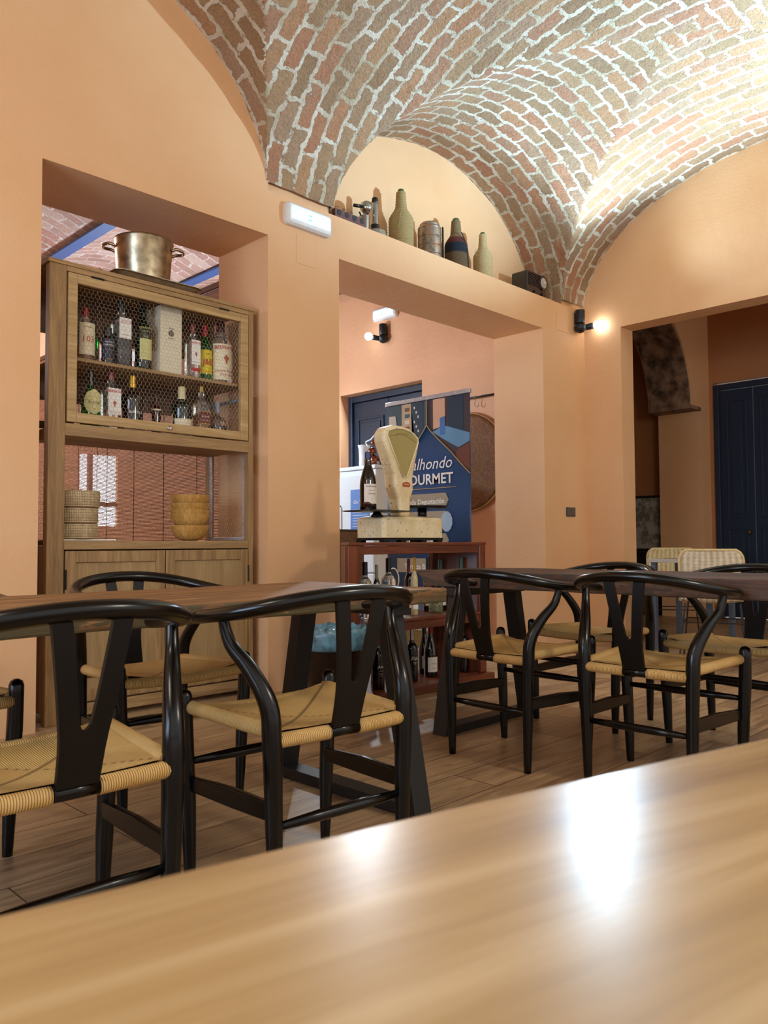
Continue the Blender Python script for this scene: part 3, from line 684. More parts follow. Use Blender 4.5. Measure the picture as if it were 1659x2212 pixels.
# gift box
o = thing('gift_box', 'tall cream cardboard gift box with a small round emblem, upper cabinet shelf', 'box', (2.366, 4.17, ZU))
bx = box('carton', plain('cream_card', '#e2d9bf', .7, var=.03), o, -.07, .07, -.085, .085, 0, .40, bevel=.001)
mm = MB(); mm.add([(.019*math.cos(k*PI/9), -.0858, .245+.019*math.sin(k*PI/9)) for k in range(18)], [tuple(range(18))]); mm.build('emblem', plain('emblem_grey', '#7f7766', .6, var=.5, scale=120), bx)
letters(MB(), 'Brugal', .013, lambda x, z: (x, -.0862, .275+z), shear=.3).build('lettering', brn, bx); letters(MB(), 'RESERVA', .010, lambda x, z: (x, -.0862, .215+z)).build('lettering', brn, bx)
def beef(label, x, y, z, h, r, g, kind='liquor', sq=.9, big=False):
    lb = ((.26, .70, .80 if sq else 1.15, white if not big else paper),) if not big else ((.06, .62, 1.15, paper),)
    fs = r*.40 if not big else r*.40
    o = bottle(label, x, y, z, h, r, kind, clear, capred if not big else plain('cap_maroon', '#4a0d14', .35), (.84,), sq=sq, group=g, labels=lb+(() if big else ((.14, .20, .80 if sq else 1.2, red),)), texts=((('BEEFEATER'), .645 if not big else .56, fs, red, dict(bold=.02)), ('LONDON DRY GIN' if not big else 'London Distilled', .30 if not big else .20, r*.16 if not big else r*.30, brn if not big else red, {} if not big else dict(shear=.3)))+((('Dry Gin', .14, r*.34, red, dict(shear=.3)),) if big else ()))
    lab = [c for c in o.children if c.name.startswith('label')][0]
    fn = (lambda u, v: (u, -(r+.0034), v)) if sq else (lambda u, v: ((r+.0026)*math.cos(FACE+u/r), (r+.0026)*math.sin(FACE+u/r), v))
    zc = (.44 if not big else .38)*h; q = r*.24
    sh = [(-.3, 1.5), (.3, 1.5), (.35, 1.05), (.85, .9), (.9, .1), (.5, -.2), (.35, -1.5), (-.2, -1.5), (-.45, -.3), (-.9, .1), (-.8, .9), (-.35, 1.05)]
    MB().add([fn(a*q, zc+b*q) for a, b in sh], [tuple(range(12))]).build('printed_figure', orange, lab)
    return o
beef('clear square gin bottle with white label and red cap, right of the cream gift box', 2.53, 4.12, ZU, .335, .038, gu)
bottle('green whisky bottle with bright yellow label and large red initials, upper cabinet shelf', 2.628, 4.14, ZU, .355, .042, 'bordeaux', green, capred, (.80,), group=gu, labels=((.14, .55, 1.3, plain('yellow_label', '#e0c81e', .55, var=.04)),), texts=(('J&B', .34, .052, red, dict(bold=.02, sx=.8)), ('RARE', .48, .010, blk), ('WHISKY', .17, .010, red)), liquid=None)
beef('very large gin bottle with beige label, at the right end of the upper cabinet shelf', 2.748, 4.15, ZU, .40, .074, gu, 'jug', 0., True)
bottle('clear bottle mostly hidden at the left end of the lower cabinet shelf', 1.80, 4.18, ZL, .24, .032, 'liquor', clear, capblk, (.84,), group=gl, liquid=(rumliq, .4))
bottle('bell-shaped green bottle with round pale label, lower cabinet shelf', 1.90, YU-.01, ZL, .315, .056, 'bell', green, capblk, (.74,), group=gl, labels=((.24, .66, .95, plain('pale_green_label', '#d8d296', .6), lambda t: math.sqrt(max(.02, 1-(2*t-1)**2))),), texts=(('Ruavieja', .44, .019, brn, dict(shear=.3)), ('licor', .32, .009, brn)))
beef('clear gin bottle with bright red cap, second from the left on the lower cabinet shelf', 2.020, YU, ZL, .335, .046, gl)
bottle('dark round-shouldered rum bottle with gold cap and red-and-cream band, lower cabinet shelf', 2.148, YU, ZL, .33, .060, 'shoulder', brown, capgold, (.78,), group=gl, labels=((.03, .12, 1.1, paper), (.12, .19, 1.1, plain('crimson_band', '#9c1c22', .5))), texts=(('BARCELO', .345, .020, wht, dict(sx=.9)), ('A\u00d1EJO', .155, .013, wht), ('RON DOMINICANO', .07, .0075, brn)))
bottle('thin deep red bottle with wrapped neck, middle of the lower cabinet shelf', 2.325, 4.18, ZL, .25, .028, 'bordeaux', ruby, ruby, (.8,), group=gl, labels=((.62, .66, 1.3, paper),))
o = thing('price_card', 'small cream folded card leaning on the lower cabinet shelf', 'card', (2.372, 4.09, ZL+.001), .3); MB().box(-.03, .03, -.001, .001, 0, .062, Matrix.Rotation(-.35, 4, 'X') @ Matrix.Rotation(-.35, 4, 'Y')).build('card', paper, o)
bottle('dark whisky bottle with cream capsule and V-shaped cream label, lower cabinet shelf', 2.452, YU-.02, ZL, .305, .057, 'shoulder', dgreen, capcream, (.72,), group=gl, labels=((.03, .36, 1.2, paper),), texts=(("Ballantine's", .22, .013, blk, dict(shear=.3)), ('FINEST', .12, .010, gold)))
bottle('clear square whisky bottle with slanted dark red label, lower cabinet shelf', 2.585, YU-.02, ZL, .33, .042, 'liquor', clear, capgold, (.88,), sq=.9, group=gl, liquid=(whisky, .45), labels=((.30, .50, .9, plain('dark_red_label', '#6a1414', .5)), (.28, .295, .9, gold), (.505, .52, .9, gold)), texts=(('Red Label', .42, .013, wht, dict(shear=.3)), ('OLD SCOTCH WHISKY', .35, .006, wht)))
bottle('squat decanter of dark liquor, right end of the lower cabinet shelf', 2.712, YU, ZL, .25, .058, 'squat', glass('smoke', '#b8a8a0', .85), glass('clear2', '#c9d4ee', .6), (.72,), group=gl, liquid=(rumliq, .40))
MB().lathe([(0, 0), (.012, .004), (.014, .02), (.006, .04), (.006, .05), (0, .052)], seg=14).build('glass_stopper', blueg, None, smooth=True)
bpy.data.objects['glass_stopper'].location = (2.262, 4.09, ZL); tag(bpy.data.objects['glass_stopper'], 'tiny dark blue glass stopper on the lower cabinet shelf', 'stopper')
# baskets, tray, bowls
def woven(name, c1, c2, su=.0085, sv=.014, hole='#3a2a1c', hx=.42):
    s = N(name); tc = s.n('ShaderNodeTexCoord'); sp = s.n('ShaderNodeSeparateXYZ', {0: tc.outputs['UV']})
    a = s.math('SINE', s.math('MULTIPLY', sp.outputs[0], 2*PI/su)); b = s.math('SINE', s.math('MULTIPLY', sp.outputs[1], 2*PI/sv))
    f = s.math('GREATER_THAN', s.math('MULTIPLY', s.math('MAXIMUM', a, 0.), s.math('MAXIMUM', b, 0.)), hx)
    nz = s.noise(s.coord('Object'), 40, 3)
    s.set(Base_Color=s.mix(f, s.ramp(nz.outputs[0], [(.3, lin(c2)), (.7, lin(c1))]), lin(hole)), Roughness=.7)
    s.bump(s.math('SUBTRACT', s.math('MULTIPLY', a, .3), s.math('MULTIPLY', f, 1.)), .8, .003); return s.m
wick = woven('pale_woven_rattan', '#d3bd98', '#b79c76')
def uvlathe(prof, seg=48, close=True):
    V = []; F = []; UV = []; n = len(prof); s_ = [0]
    for i in range(1, n): s_.append(s_[-1]+math.hypot(prof[i][0]-prof[i-1][0], prof[i][1]-prof[i-1][1]))
    rm = max(p[0] for p in prof)
    for r, z in prof:
        for k in range(seg): t = 2*PI*k/seg; V.append((r*math.cos(t), r*math.sin(t), z))
    for i in range(n-1):
        for k in range(seg):
            k2 = (k+1) % seg; F.append((i*seg+k, i*seg+k2, (i+1)*seg+k2, (i+1)*seg+k)); u0 = rm*2*PI*k/seg; u1 = rm*2*PI*(k+1)/seg
            UV.append([(u0, s_[i]), (u1, s_[i]), (u1, s_[i+1]), (u0, s_[i+1])])
    F.append(tuple(range(seg-1, -1, -1))); UV.append([(0, 0)]*seg); F.append(tuple((n-1)*seg+k for k in range(seg))); UV.append([(0, 0)]*seg)
    return V, F, UV
o = MB().box(-.17, .17, -.13, .13, 0, .008).build('serving_tray', plain('white_melamine', '#ece8df', .35, var=.02), None, bevel=.003); o.location = (1.86, 4.20, .929); tag(o, 'flat white tray under the stack of woven boxes in the cabinet niche', 'tray')
for k, (r, h, zz, lb) in enumerate(((.118, .082, .938, 'round pale woven box, bottom of the stack of three'), (.119, .082, 1.022, 'round pale woven box, middle of the stack of three'), (.128, .09, 1.106, 'round pale woven box with wider lid, top of the stack of three'))):
    o = thing('woven_box', lb, 'basket', (1.842, 4.17, zz), 0, 'stacked woven boxes'); link('body', *uvlathe([(r*.94, 0), (r, .005), (r, h-.006), (r*.98, h-.001)])[:2], wick, o, True, uvlathe([(r*.94, 0), (r, .005), (r, h-.006), (r*.98, h-.001)])[2])
    MB().tube([(r*math.cos(2*PI*q/40), r*math.sin(2*PI*q/40), .007) for q in range(41)], .003, 6).build('rim', plain('rattan_rim', '#cdb48c', .6), o, smooth=True)
bamboo = wood('bamboo_bowl', '#cfa25c', '#9b6c2e', 2, .3, 1.3, .03, '#b98a48')
for k, (r, zz, tl, lb) in enumerate(((.118, .929, 0, 'turned bamboo bowl, bottom of the stack of five'), (.118, .996, .0, 'turned bamboo bowl, second from the bottom of the stack'), (.117, 1.018, .03, 'turned bamboo bowl, middle of the stack and slightly tilted'), (.119, 1.058, 0, 'turned bamboo bowl, second from the top of the stack'), (.119, 1.106, 0, 'turned bamboo bowl, top of the stack'))):
    h = .09; P = [(.04, 0), (.045, .001), (.078, .014), (.098, .038), (r*.93, .062), (r, h-.006), (r+.001, h), (r-.006, h+.001), (r*.88, .060), (.072, .024), (.04, .008), (.0, .007)]
    o = auto(MB().lathe(P, seg=40).build('bamboo_bowl', bamboo, None, smooth=True), 60); o.location = (2.54, 4.16, zz+.001*k); o.rotation_euler = (tl, 0, k*1.3); tag(o, lb, 'bowl', 'stacked bamboo bowls')
# tray and pot on top
alu = plain('brushed_aluminium', '#c9c2b6', .3, 1., var=.12, scale=50); pota = plain('old_aluminium_pot', '#bfb092', .33, 1., var=.25, scale=18, bump=.1)
o = thing('oven_tray', 'shallow aluminium tray with rounded corners on top of the cabinet', 'tray', (2.255, 4.17, 2.373))
def rrect(a, b, r, n=6): return [(sx*(a-r)+r*math.cos(t0+PI/2*k/n), sy*(b-r)+r*math.sin(t0+PI/2*k/n)) for sx, sy, t0 in ((1, 1, 0), (-1, 1, PI/2), (-1, -1, PI), (1, -1, 3*PI/2)) for k in range(n+1)]
def ringstack(rings, closed_bottom=True):
    n = len(rings[0][0]); V = []; F = []
    for poly, z in rings: V += [(x, y, z) for x, y in poly]
    for i in range(len(rings)-1):
        for k in range(n): k2 = (k+1) % n; F.append((i*n+k, i*n+k2, (i+1)*n+k2, (i+1)*n+k))
    F.append(tuple(range(n-1, -1, -1))); F.append(tuple((len(rings)-1)*n+k for k in range(n)))
    return V, F
link('pan', *ringstack([(rrect(.24, .155, .04), 0), (rrect(.26, .175, .05), .03), (rrect(.275, .19, .055), .034), (rrect(.275, .19, .055), .037), (rrect(.252, .168, .05), .034), (rrect(.235, .15, .04), .006)]), alu, o, False)
MB().tube(smoothpath([(-.26, -.05, .03), (-.30, -.045, .05), (-.31, 0, .055), (-.30, .045, .05), (-.26, .05, .03)], 5), .006, 8).build('handle', alu, o, smooth=True)
o = thing('stock_pot', 'large two-handled aluminium pot standing in the tray on top of the cabinet', 'pot', (2.225, 4.155, 2.381), -.5)
P = [(.125, 0), (.138, .004), (.146, .02), (.163, .265), (.169, .272), (.166, .276), (.158, .272), (.141, .02), (.12, .008), (0, .007)]
auto(MB().lathe(P, seg=48).build('body', pota, o, smooth=True), 50)
for sg in (-1, 1):
    MB().tube(smoothpath([(sg*.158, -.05, .225), (sg*.185, -.05, .235), (sg*.215, -.03, .232), (sg*.222, 0, .230), (sg*.215, .03, .232), (sg*.185, .05, .235), (sg*.158, .05, .225)], 5), .009, 10).build('handle', pota, o, smooth=True)
# ---------------------------------------------------------------- ledge items
ZG = 3.117
esp = woven('rope', '#b39a6a', '#8a7146', .011, .02, '#5a4526', .9)
def ropebottle(label, x, y, h, r, neck, pitchz, m, name='rope_bottle', mouth='#3d5a34'):
    o = thing(name, label, 'bottle', (x, y, ZG), random.random()*6, 'wrapped bottles on the ledge')
    n = int(h*.955/pitchz); V = MB(); P = []
    for i in range(n*6+1):
        z = h*.955*i/(n*6); f = z/h
        R = r*(.93+.07*min(1, f/.06)) if f < .5 else r+(neck-r)*(.5-.5*math.cos(PI*min(1, (f-.5)/.24)))
        if f > .74: R = neck*(1-.25*(f-.74)/.26)
        P.append((R+pitchz*.42*abs(math.sin(PI*z/pitchz))**.6, z))
    V.lathe(P, seg=30); V.build('wrapping', m, o, smooth=True)
    MB().lathe([(neck*.62, h*.955), (neck*.66, h*.96), (neck*.66, h*.99), (neck*.5, h), (0, h)], seg=18).build('mouth', plain('green_bottle_glass', mouth, .2), o, smooth=True)
    return o
rope = plain('sisal_rope', '#a08858', .9, var=.12, scale=120, bump=.3); rope2 = plain('pale_sisal_rope', '#b59e70', .9, var=.1, scale=120, bump=.3)
o = ropebottle('tall bottle wrapped in thick coiled sisal rope, tallest on the ledge', 4.326, 4.085,   .505, .088, .036, .022, rope)
MB().tube(smoothpath([(.08, 0, .30), (.11, .01, .27), (.10, 0, .20), (.115, -.01, .16)], 4), .003, 6).build('loose_end', rope, o)
o = ropebottle('small bottle wrapped in pale rope with a loop, right of the striped one', 5.345, 4.085, .455, .078, .032, .017, rope2)
MB().tube([(-.075+.02*math.cos(q*.5), -.02, .26+.022*math.sin(q*.5)) for q in range(13)], .003, 6).build('loop', rope2, o)
o.rotation_euler = (0, 0, -.3)
def yarn():
    s = N('striped_yarn'); v = s.coord('Object'); sp = s.n('ShaderNodeSeparateXYZ', {0: v})
    nz = s.noise(v, 150, 3, .7); f = s.math('ADD', s.math('MULTIPLY', sp.outputs[2], 2.), s.math('MULTIPLY', nz.outputs[0], .02))
    c = s.ramp(f, [(0, lin('#6f5a3e')), (.33, lin('#6a5238')), (.355, lin('#1d2634')), (.49, lin('#1b2432')), (.50, lin('#5c2a26')), (.60, lin('#6a3028')), (.615, lin('#8a7450'))], 'LINEAR')
    s.set(Base_Color=s.mix(.5, c, s.ramp(nz.outputs[0], [(.35, G(.2)), (.6, G(1))]), 'MULTIPLY'), Roughness=.95); s.bump(nz.outputs[0], 1., .006); return s.m
o = ropebottle('bottle in striped crocheted cover, red and dark blue bands, beside the metal canister', 4.985, 4.085, .47, .092, .042, .010, yarn(), mouth='#5f6b35')
MB().tube(smoothpath([(-.02, -.075, .33), (.0, -.092, .27), (.03, -.095, .2), (.05, -.09, .1), (.06, -.085, .02)], 4), .006, 6).build('braid', plain('braided_yarn', '#6a4a3e', .95, var=.4, scale=120), o); o.rotation_euler = (0, 0, 0)
def tin():
    s = N('tarnished_tin'); v = s.coord('Object'); a = s.noise(v, 14, 5, .7); 
    s.set(Base_Color=s.ramp(a.outputs[0], [(.35, lin('#7a6654')), (.5, lin('#a39a90')), (.58, lin('#b08a6c')), (.7, lin('#8f8a86'))]), Metallic=.85, Roughness=.32); return s.m
tn = tin()
o = thing('metal_canister', 'tarnished stacked metal food canister with ribbed sides on the ledge', 'canister', (4.655, 4.085, ZG), .3)
P = [(.088, 0)]
for k in range(4): P += [(.094, .004+k*.07), (.096, .03+k*.07), (.094, .066+k*.07), (.090, .069+k*.07)]
auto(MB().lathe(P+[(.094, .287), (.088, .298)], seg=36).build('body', tn, o, smooth=True), 30)
auto(MB().lathe([(.079, .298), (.080, .318), (.074, .322), (.07, .330), (.04, .340), (0, .343)], seg=30).build('lid', tn, o, smooth=True), 35)
MB().box(.03, .052, -.1, -.094, 0, .30).build('clamp_strap', plain('dark_iron', '#2c2a2c', .45, .8), o); MB().box(.056, .072, -.018, .018, .335, .375).build('clamp', tn, o)
# lever espresso maker
chrome = plain('chrome', '#b9b9b6', .14, 1., var=.03); blackp = plain('black_bakelite', '#101010', .3, var=0)
o = thing('espresso_maker', 'small vintage chrome espresso maker with black handle on the left of the ledge', 'espresso maker', (3.99, 4.085, ZG), .0)
auto(MB().lathe([(.09, 0), (.098, .01), (.098, .05), (.09, .085), (.06, .095), (0, .096)], c=(.05, 0, 0), seg=36).build('base', chrome, o, smooth=True), 35)
auto(MB().lathe([(.033, .085), (.033, .145)], c=(.055, 0, 0), seg=20).build('grip_sleeve', blackp, o, smooth=True), 35)
auto(MB().lathe([(.027, .146), (.027, .30), (.022, .31)], c=(.055, 0, 0), seg=24).build('column', chrome, o, smooth=True), 35)
auto(MB().lathe([(.022, .311), (.026, .32), (.022, .348), (.008, .356), (0, .356)], c=(.055, 0, 0), seg=20).build('knob', blackp, o, smooth=True), 50)
auto(MB().lathe([(.012, .20), (.03, .215), (.044, .235), (.046, .258), (.044, .262), (.040, .282), (.02, .295), (0, .297)], c=(-.035, 0, 0), seg=30).build('brew_head', chrome, o, smooth=True), 50)
MB().tube([(-.07, 0, .245), (-.09, -.005, .242)], .006, 8).tube([(-.09, -.005, .242), (-.165, -.01, .226)], .0125, 12).build('handle', blackp, o, smooth=True)
auto(MB().lathe([(.036, .08), (.038, .178), (.036, .18), (.034, .17)], c=(-.055, 0, 0), seg=26).build('cup', chrome, o, smooth=True), 35)
MB().tube([(-.105, 0, .20), (-.082, 0, .165)], .006, 8).build('cup_handle', blackp, o, smooth=True)
o = thing('wooden_rack', 'low dark wooden rack with a row of round holes beside the espresso maker', 'rack', (3.745, 4.06, ZG), .0)
MB().box(-.15, .15, -.035, .035, 0, .125).build('block', wood('mahogany_rack', '#6a3a33', '#43221e', 0, .5), o, bevel=.003)
for k in range(4):
    q = MB().lathe([(.021, 0), (.021, .002), (0, .002)], seg=20).build('hole', blk, o); q.matrix_local = Matrix.Translation((-.11+k*.073, -.0355, .102)) @ Matrix.Rotation(PI/2, 4, 'X')
for k in range(3): MB().tube(smoothpath([(-.10+k*.07, 0, .12), (-.115+k*.07, 0, .155), (-.085+k*.07, 0, .155)], 3), .0018, 5).build('wire_hook', blk, o)
# radio
bak = plain('brown_bakelite', '#1c1214', .25, var=.1, coat=.4)
o = thing('vintage_radio', 'small dark brown vintage radio with slatted grille at the right of the ledge', 'radio', (5.97, 4.045, ZG), 0)
MB().box(-.15, .15, -.085, .085, .006, .225).build('case', bak, o, bevel=.014, seg=3)
for k in range(8): MB().box(-.13, .07, -.0925, -.0855, .205-k*.0145-.0055, .205-k*.0145).build('grille_slat', bak, o, bevel=.001)
q = auto(MB().lathe([(.0, .012), (.05, .010), (.058, .012), (.066, .010), (.068, .0)], seg=32).build('dial_bezel', bak, o, smooth=True), 40); q.matrix_local = Matrix.Translation((.095, -.086, .150)) @ Matrix.Rotation(PI/2, 4, 'X')
q = MB().lathe([(0, .0145), (.046, .0135), (.048, .012)], seg=32).build('dial', plain('aged_dial', '#a89a8e', .4, var=.1), o, smooth=True); q.matrix_local = Matrix.Translation((.095, -.086, .150)) @ Matrix.Rotation(PI/2, 4, 'X')
q = auto(MB().lathe([(.012, .0), (.012, .012), (0, .013)], seg=16).build('dial_knob', plain('cream_knob', '#d8cdb0', .4), o, smooth=True), 40); q.matrix_local = Matrix.Translation((.095, -.101, .150)) @ Matrix.Rotation(PI/2, 4, 'X')
for x in (-.04, .08):
    q = auto(MB().lathe([(.013, .0), (.012, .014), (0, .015)], seg=16).build('knob', bak, o, smooth=True), 40); q.matrix_local = Matrix.Translation((x, -.086, .045)) @ Matrix.Rotation(PI/2, 4, 'X')
MB().box(-.15, .15, -.092, -.086, .006, .012).build('foot_trim', plain('steel_trim', '#8a8784', .3, .9), o)
# ---------------------------------------------------------------- wall fittings
def spotlight(label, loc, rz, lit=True):
    o = thing('wall_spotlight', label, 'lamp', loc, rz); bm = plain('black_lamp_body', '#10161f', .45, var=0)
    auto(MB().lathe([(.043, .03), (.045, .035), (.045, .15), (.042, .155), (0, .155)], c=(0, -.052, 0), seg=24).build('mount', bm, o, smooth=True), 35)
    MB().box(-.02, .02, -.012, 0, .03, .13).build('wall_plate', bm, o)
    auto(MB().lathe([(0, -.065), (.03, -.055), (.052, -.03), (.055, .0), (.04, .026), (0, .029)], c=(0, -.052, 0), seg=24).build('joint', bm, o, smooth=True), 60)
    MB().tube([(.03, -.075, -.01), (.062, -.115, .0), (.078, -.14, .005)], [.026, .03, .031], 16).build('bulb_holder', bm, o, smooth=True)
    q = MB().lathe([(.02, -.042), (.036, -.03), (.044, -.008), (.042, .015), (.028, .034), (.0, .042)], seg=20).build('bulb', plain('lit_bulb', '#ffffff', .4, var=0, emit='#e8f6ff', es=16.), o, smooth=True)
    q.location = (.10, -.185, .012); q.visible_shadow = True
    return o
sp1 = spotlight('black wall spotlight with glaring white bulb in the corner under the vault', (6.53, Y0, 2.94), 0)
sp2 = dup(sp1, (XR, 6.24, 3.245), -PI/2, 'black wall spotlight with lit bulb seen through the wide opening'); 
sp2.scale = (-1, 1, 1)
def emlight(label, loc, rz, strength=2.):
    o = thing('emergency_light', label, 'emergency light', loc, rz)
    wp = plain('white_plastic', '#d9d6d2', .4, var=.02)
    link('housing', *ringstack([(rrect(.19, .072, .03), 0), (rrect(.19, .072, .03), .03), (rrect(.178, .06, .025), .046)]), wp, o, False, bevel=0.).matrix_local = Matrix.Rotation(PI/2, 4, 'X')
    link('diffuser', *ringstack([(rrect(.165, .048, .015), .0465), (rrect(.160, .044, .014), .060), (rrect(.13, .03, .01), .0605)]), plain('frosted_diffuser', '#dfe9ef', .25, emit='#e6f6ff', es=.35), o).matrix_local = Matrix.Rotation(PI/2, 4, 'X')
    MB().box(-.13, .13, -.0625, -.0608, -.014, .014).build('tube', plain('emergency_tube', '#f4fffb', .3, emit='#e9fff6', es=1.2), o)
    MB().box(-.03, -.004, -.0645, -.0627, .004, .012).box(-.03, -.004, -.0645, -.0627, -.022, -.016).build('indicator', plain('green_led', '#4fe0a8', .3, emit='#3fe0a0', es=2.5), o)
    return o
e1 = emlight('white emergency light on the pillar between the two openings', (3.237, Y0, 3.005), 0)
dup(e1, (XR, 6.235, 3.53), -PI/2, 'white emergency light high on the rear room wall, above the spotlight')
o = thing('light_switch', 'dark grey double light switch on the orange pillar', 'switch', (6.39, Y0, 1.19))
MB().box(-.075, .075, -.012, 0, -.042, .042).build('plate', plain('grey_plastic', '#4b4541', .45, var=0), o, bevel=.004)
for x in (-.034, .034): MB().box(x-.032, x+.032, -.016, -.0125, -.032, .032).build('rocker', plain('grey_rocker', '#554f4a', .4, var=0), o, bevel=.002)
for x0, x1, z0, z1, lb in ((3.155, 3.315, 2.71, 2.90, 'flush plastered cover plate on the pillar below the emergency light'), (6.20, 6.40, 2.86, 3.03, 'flush plastered cover plate near the corner spotlight')):
    o = MB().box(0, x1-x0, -.003, 0, 0, z1-z0).build('cover_plate', M_PLASTER, None, bevel=.001); o.location = (x0, Y0, z0); tag(o, lb, 'cover plate')
# ---------------------------------------------------------------- wine shelf unit with scale
mah = wood('mahogany', '#7a3d22', '#4c2211', 0, .32, .8, .08, '#663019'); mahz = wood('mahogany_upright', '#7a3d22', '#4c2211', 2, .32, .8, .08, '#663019')
FXL, FXR, BXL, BXR, SY0, SY1 = 2.985, 4.232, 3.255, 4.10, 3.24, 3.60; sx, sy = 3.6, 3.42
sh = thing('wine_shelf', 'dark mahogany open shelf unit holding wine in front of the wide opening', 'shelf', (sx, sy, 0))
def trap(name, mat, z0, z1, gl=0., gr=0., gf=0., bevel=.004):
    P = [(FXL+gl, SY0-gf), (FXR-gr, SY0-gf), (BXR-gr, SY1), (BXL+gl, SY1)]
    return MB().prism(P, lambda a, b, d: (a-sx, b-sy, d), z0, z1).build(name, mat, sh, bevel=bevel)
def sbox(name, mat, x0, x1, y0, y1, z0, z1, par=None, bevel=.004): return MB().box(x0-sx, x1-sx, y0-sy, y1-sy, z0, z1).build(name, mat, par or sh, bevel=bevel)
def slab(name, mat, a, b, w, z0, z1):
    a = Vector(a); b = Vector(b); d = (b-a).normalized(); n = Vector((-d.y, d.x))*w
    return MB().prism([tuple(a), tuple(b), tuple(b+n), tuple(a+n)], lambda p, q, r: (p-sx, q-sy, r), z0, z1).build(name, mat, sh, bevel=.002)
trap('top_board', mah, .893, .912, -.004, -.004, .004, bevel=.005); sbox('apron', mah, FXL+.09, FXR-.065, SY0+.004, SY0+.022, .842, .892)
sbox('post', mahz, FXL, FXL+.088, SY0, SY0+.03, .0505, .892); sbox('post', mahz, FXR-.062, FXR, SY0, SY0+.03, .0505, .892)
sbox('post', mahz, BXL+.002, BXL+.04, SY1-.04, SY1-.002, .0505, .892); sbox('post', mahz, BXR-.04, BXR-.002, SY1-.04, SY1-.002, .0505, .892)
slab('side_panel', mahz, (BXL, SY1), (FXL, SY0+.03), .016, .0505, .892); slab('side_panel', mahz, (FXR, SY0+.03), (BXR, SY1), .016, .0505, .892)
trap('shelf', mah, .435, .455, .03, .03, -.004); sbox('shelf_rail', mah, FXL+.089, FXR-.063, SY0+.006, SY0+.024, .385, .434)
trap('bottom_shelf', mah, .0, .05, 0., -.03, .045)
# scale
crm = plain('cream_enamel', '#e3cfa2', .45, var=.05, scale=9)
def chipped():
    s = N('chipped_cream_enamel'); v = s.coord('Object'); a = s.noise(v, 55, 6, .75); b = s.noise(v, 9, 3)
    f = s.ramp(s.math('ADD', a.outputs[0], s.math('MULTIPLY', b.outputs[0], .12)), [(.675, G(0)), (.69, G(1))])
    s.set(Base_Color=s.mix(f, s.ramp(b.outputs[0], [(.3, lin('#d9c08e')), (.7, lin('#eadbb4'))]), lin('#3a2a1c')), Roughness=.42, Coat_Weight=.3); s.bump(a.outputs[0], .25, .002); return s.m
chp = chipped()
sc = thing('shop_scale', 'old cream enamelled shop scale with fan-shaped dial, on the mahogany shelf unit', 'scale', (3.62, 3.44, .9125))
bs = rrect(.275, .125, .03)
link('base', *ringstack([(bs, .028), (bs, .14), (rrect(.265, .118, .03), .155), (rrect(.22, .09, .03), .163)]), chp, sc)
MB().box(-.27, .27, -.12, .12, .013, .0275).build('plinth', plain('black_iron', '#131110', .5, .3), sc)
for x in (-.25, -.10, .09, .24): MB().box(x-.022, x+.022, -.122, -.08, 0, .013).build('foot', MC['black_iron'], sc); 
for x in (-.25, .24): MB().box(x-.022, x+.022, .08, .122, 0, .013).build('foot', MC['black_iron'], sc)
# column + fan head, outline in XZ
hd = [(-.045, .16), (.045, .16), (.05, .27), (.075, .33), (.065, .40), (.085, .52), (.105, .60), (.11, .645), (.085, .685), (.04, .712), (-.01, .722), (-.075, .722), (-.13, .70), (-.155, .665), (-.15, .615), (-.115, .52), (-.085, .42), (-.088, .34), (-.06, .27)]
hc = -.02
def hfn(a, b, d): return (a*(1.05+.2*max(0, min(1, (b-.30)/.2)))+hc+.01, d-.0, .16+(b-.16)*1.018)
MB().prism(hd, hfn, -.055, .045).build('housing', chp, sc, bevel=.022, seg=4)
fan = [(.012, .425), (.025, .43), (.085, .635), (.07, .662), (.02, .688), (-.03, .695), (-.08, .682), (-.118, .655), (-.005, .425)]
fan = [(-.024, .405), (.006, .405), (.092, .628), (.088, .655), (.04, .688), (-.02, .702), (-.075, .699), (-.125, .678), (-.134, .652)]
dl = MB().prism(fan, hfn, -.0575, -.0555).build('dial', plain('dial_olive', '#a5965c', .5, var=.06, scale=200), sc)
rim = [Vector(hfn(a, b, -.060)) for a, b in fan]+[Vector(hfn(*fan[0], -.060))]
MB().tube(rim, .005, 6).build('dial_rim', chp, sc, smooth=True)
arc_ = [(-.112+.19*k/14, .645+.028*math.sin(PI*k/14)-.018*k/14) for k in range(15)]
MB().tube([hfn(a, b, -.0582) for a, b in arc_], .0009, 4).build('scale_line', brn, dl)
letters(MB(), 'K I L O G R A M O S', .011, lambda x, z: hfn(x-.02, .672+z-2.6*(x)**2, -.0583)).build('lettering', brn, dl)
MB().prism([(-.022, .345), (.03, .345), (.034, .352), (.034, .364), (.026, .372), (.008, .376), (-.016, .372), (-.026, .364), (-.026, .352)], hfn, -.059, -.0555).build('badge', plain('badge_orange', '#b4522a', .5), sc)
letters(MB(), 'MOBBA', .012, lambda x, z: hfn(x+.004, .36+z, -.0596)).build('lettering', paper, sc)
irn = plain('dark_pan_iron', '#15161a', .35, .6)
MB().lathe([(.035, 0), (.04, .008), (.028, .02), (.02, .033)], c=(-.30+.02, -.07, .150), seg=20).build('pan_support', irn, sc, smooth=True)
link('left_pan', *ringstack([(rrect(.19, .13, .05), 0), (rrect(.20, .14, .055), .004), (rrect(.20, .14, .055), .006), (rrect(.17, .11, .05), .003)]), irn, sc).location = (-.27, -.07, .184)
MB().lathe([(.02, 0), (.024, .004), (.012, .012), (.01, .02), (.026, .03), (.028, .036), (.016, .046), (0, .048)], seg=16).build('pan_knob', plain('brown_knob', '#3a1c14', .3), sc, smooth=True).location = (-.39, -.10, .191)
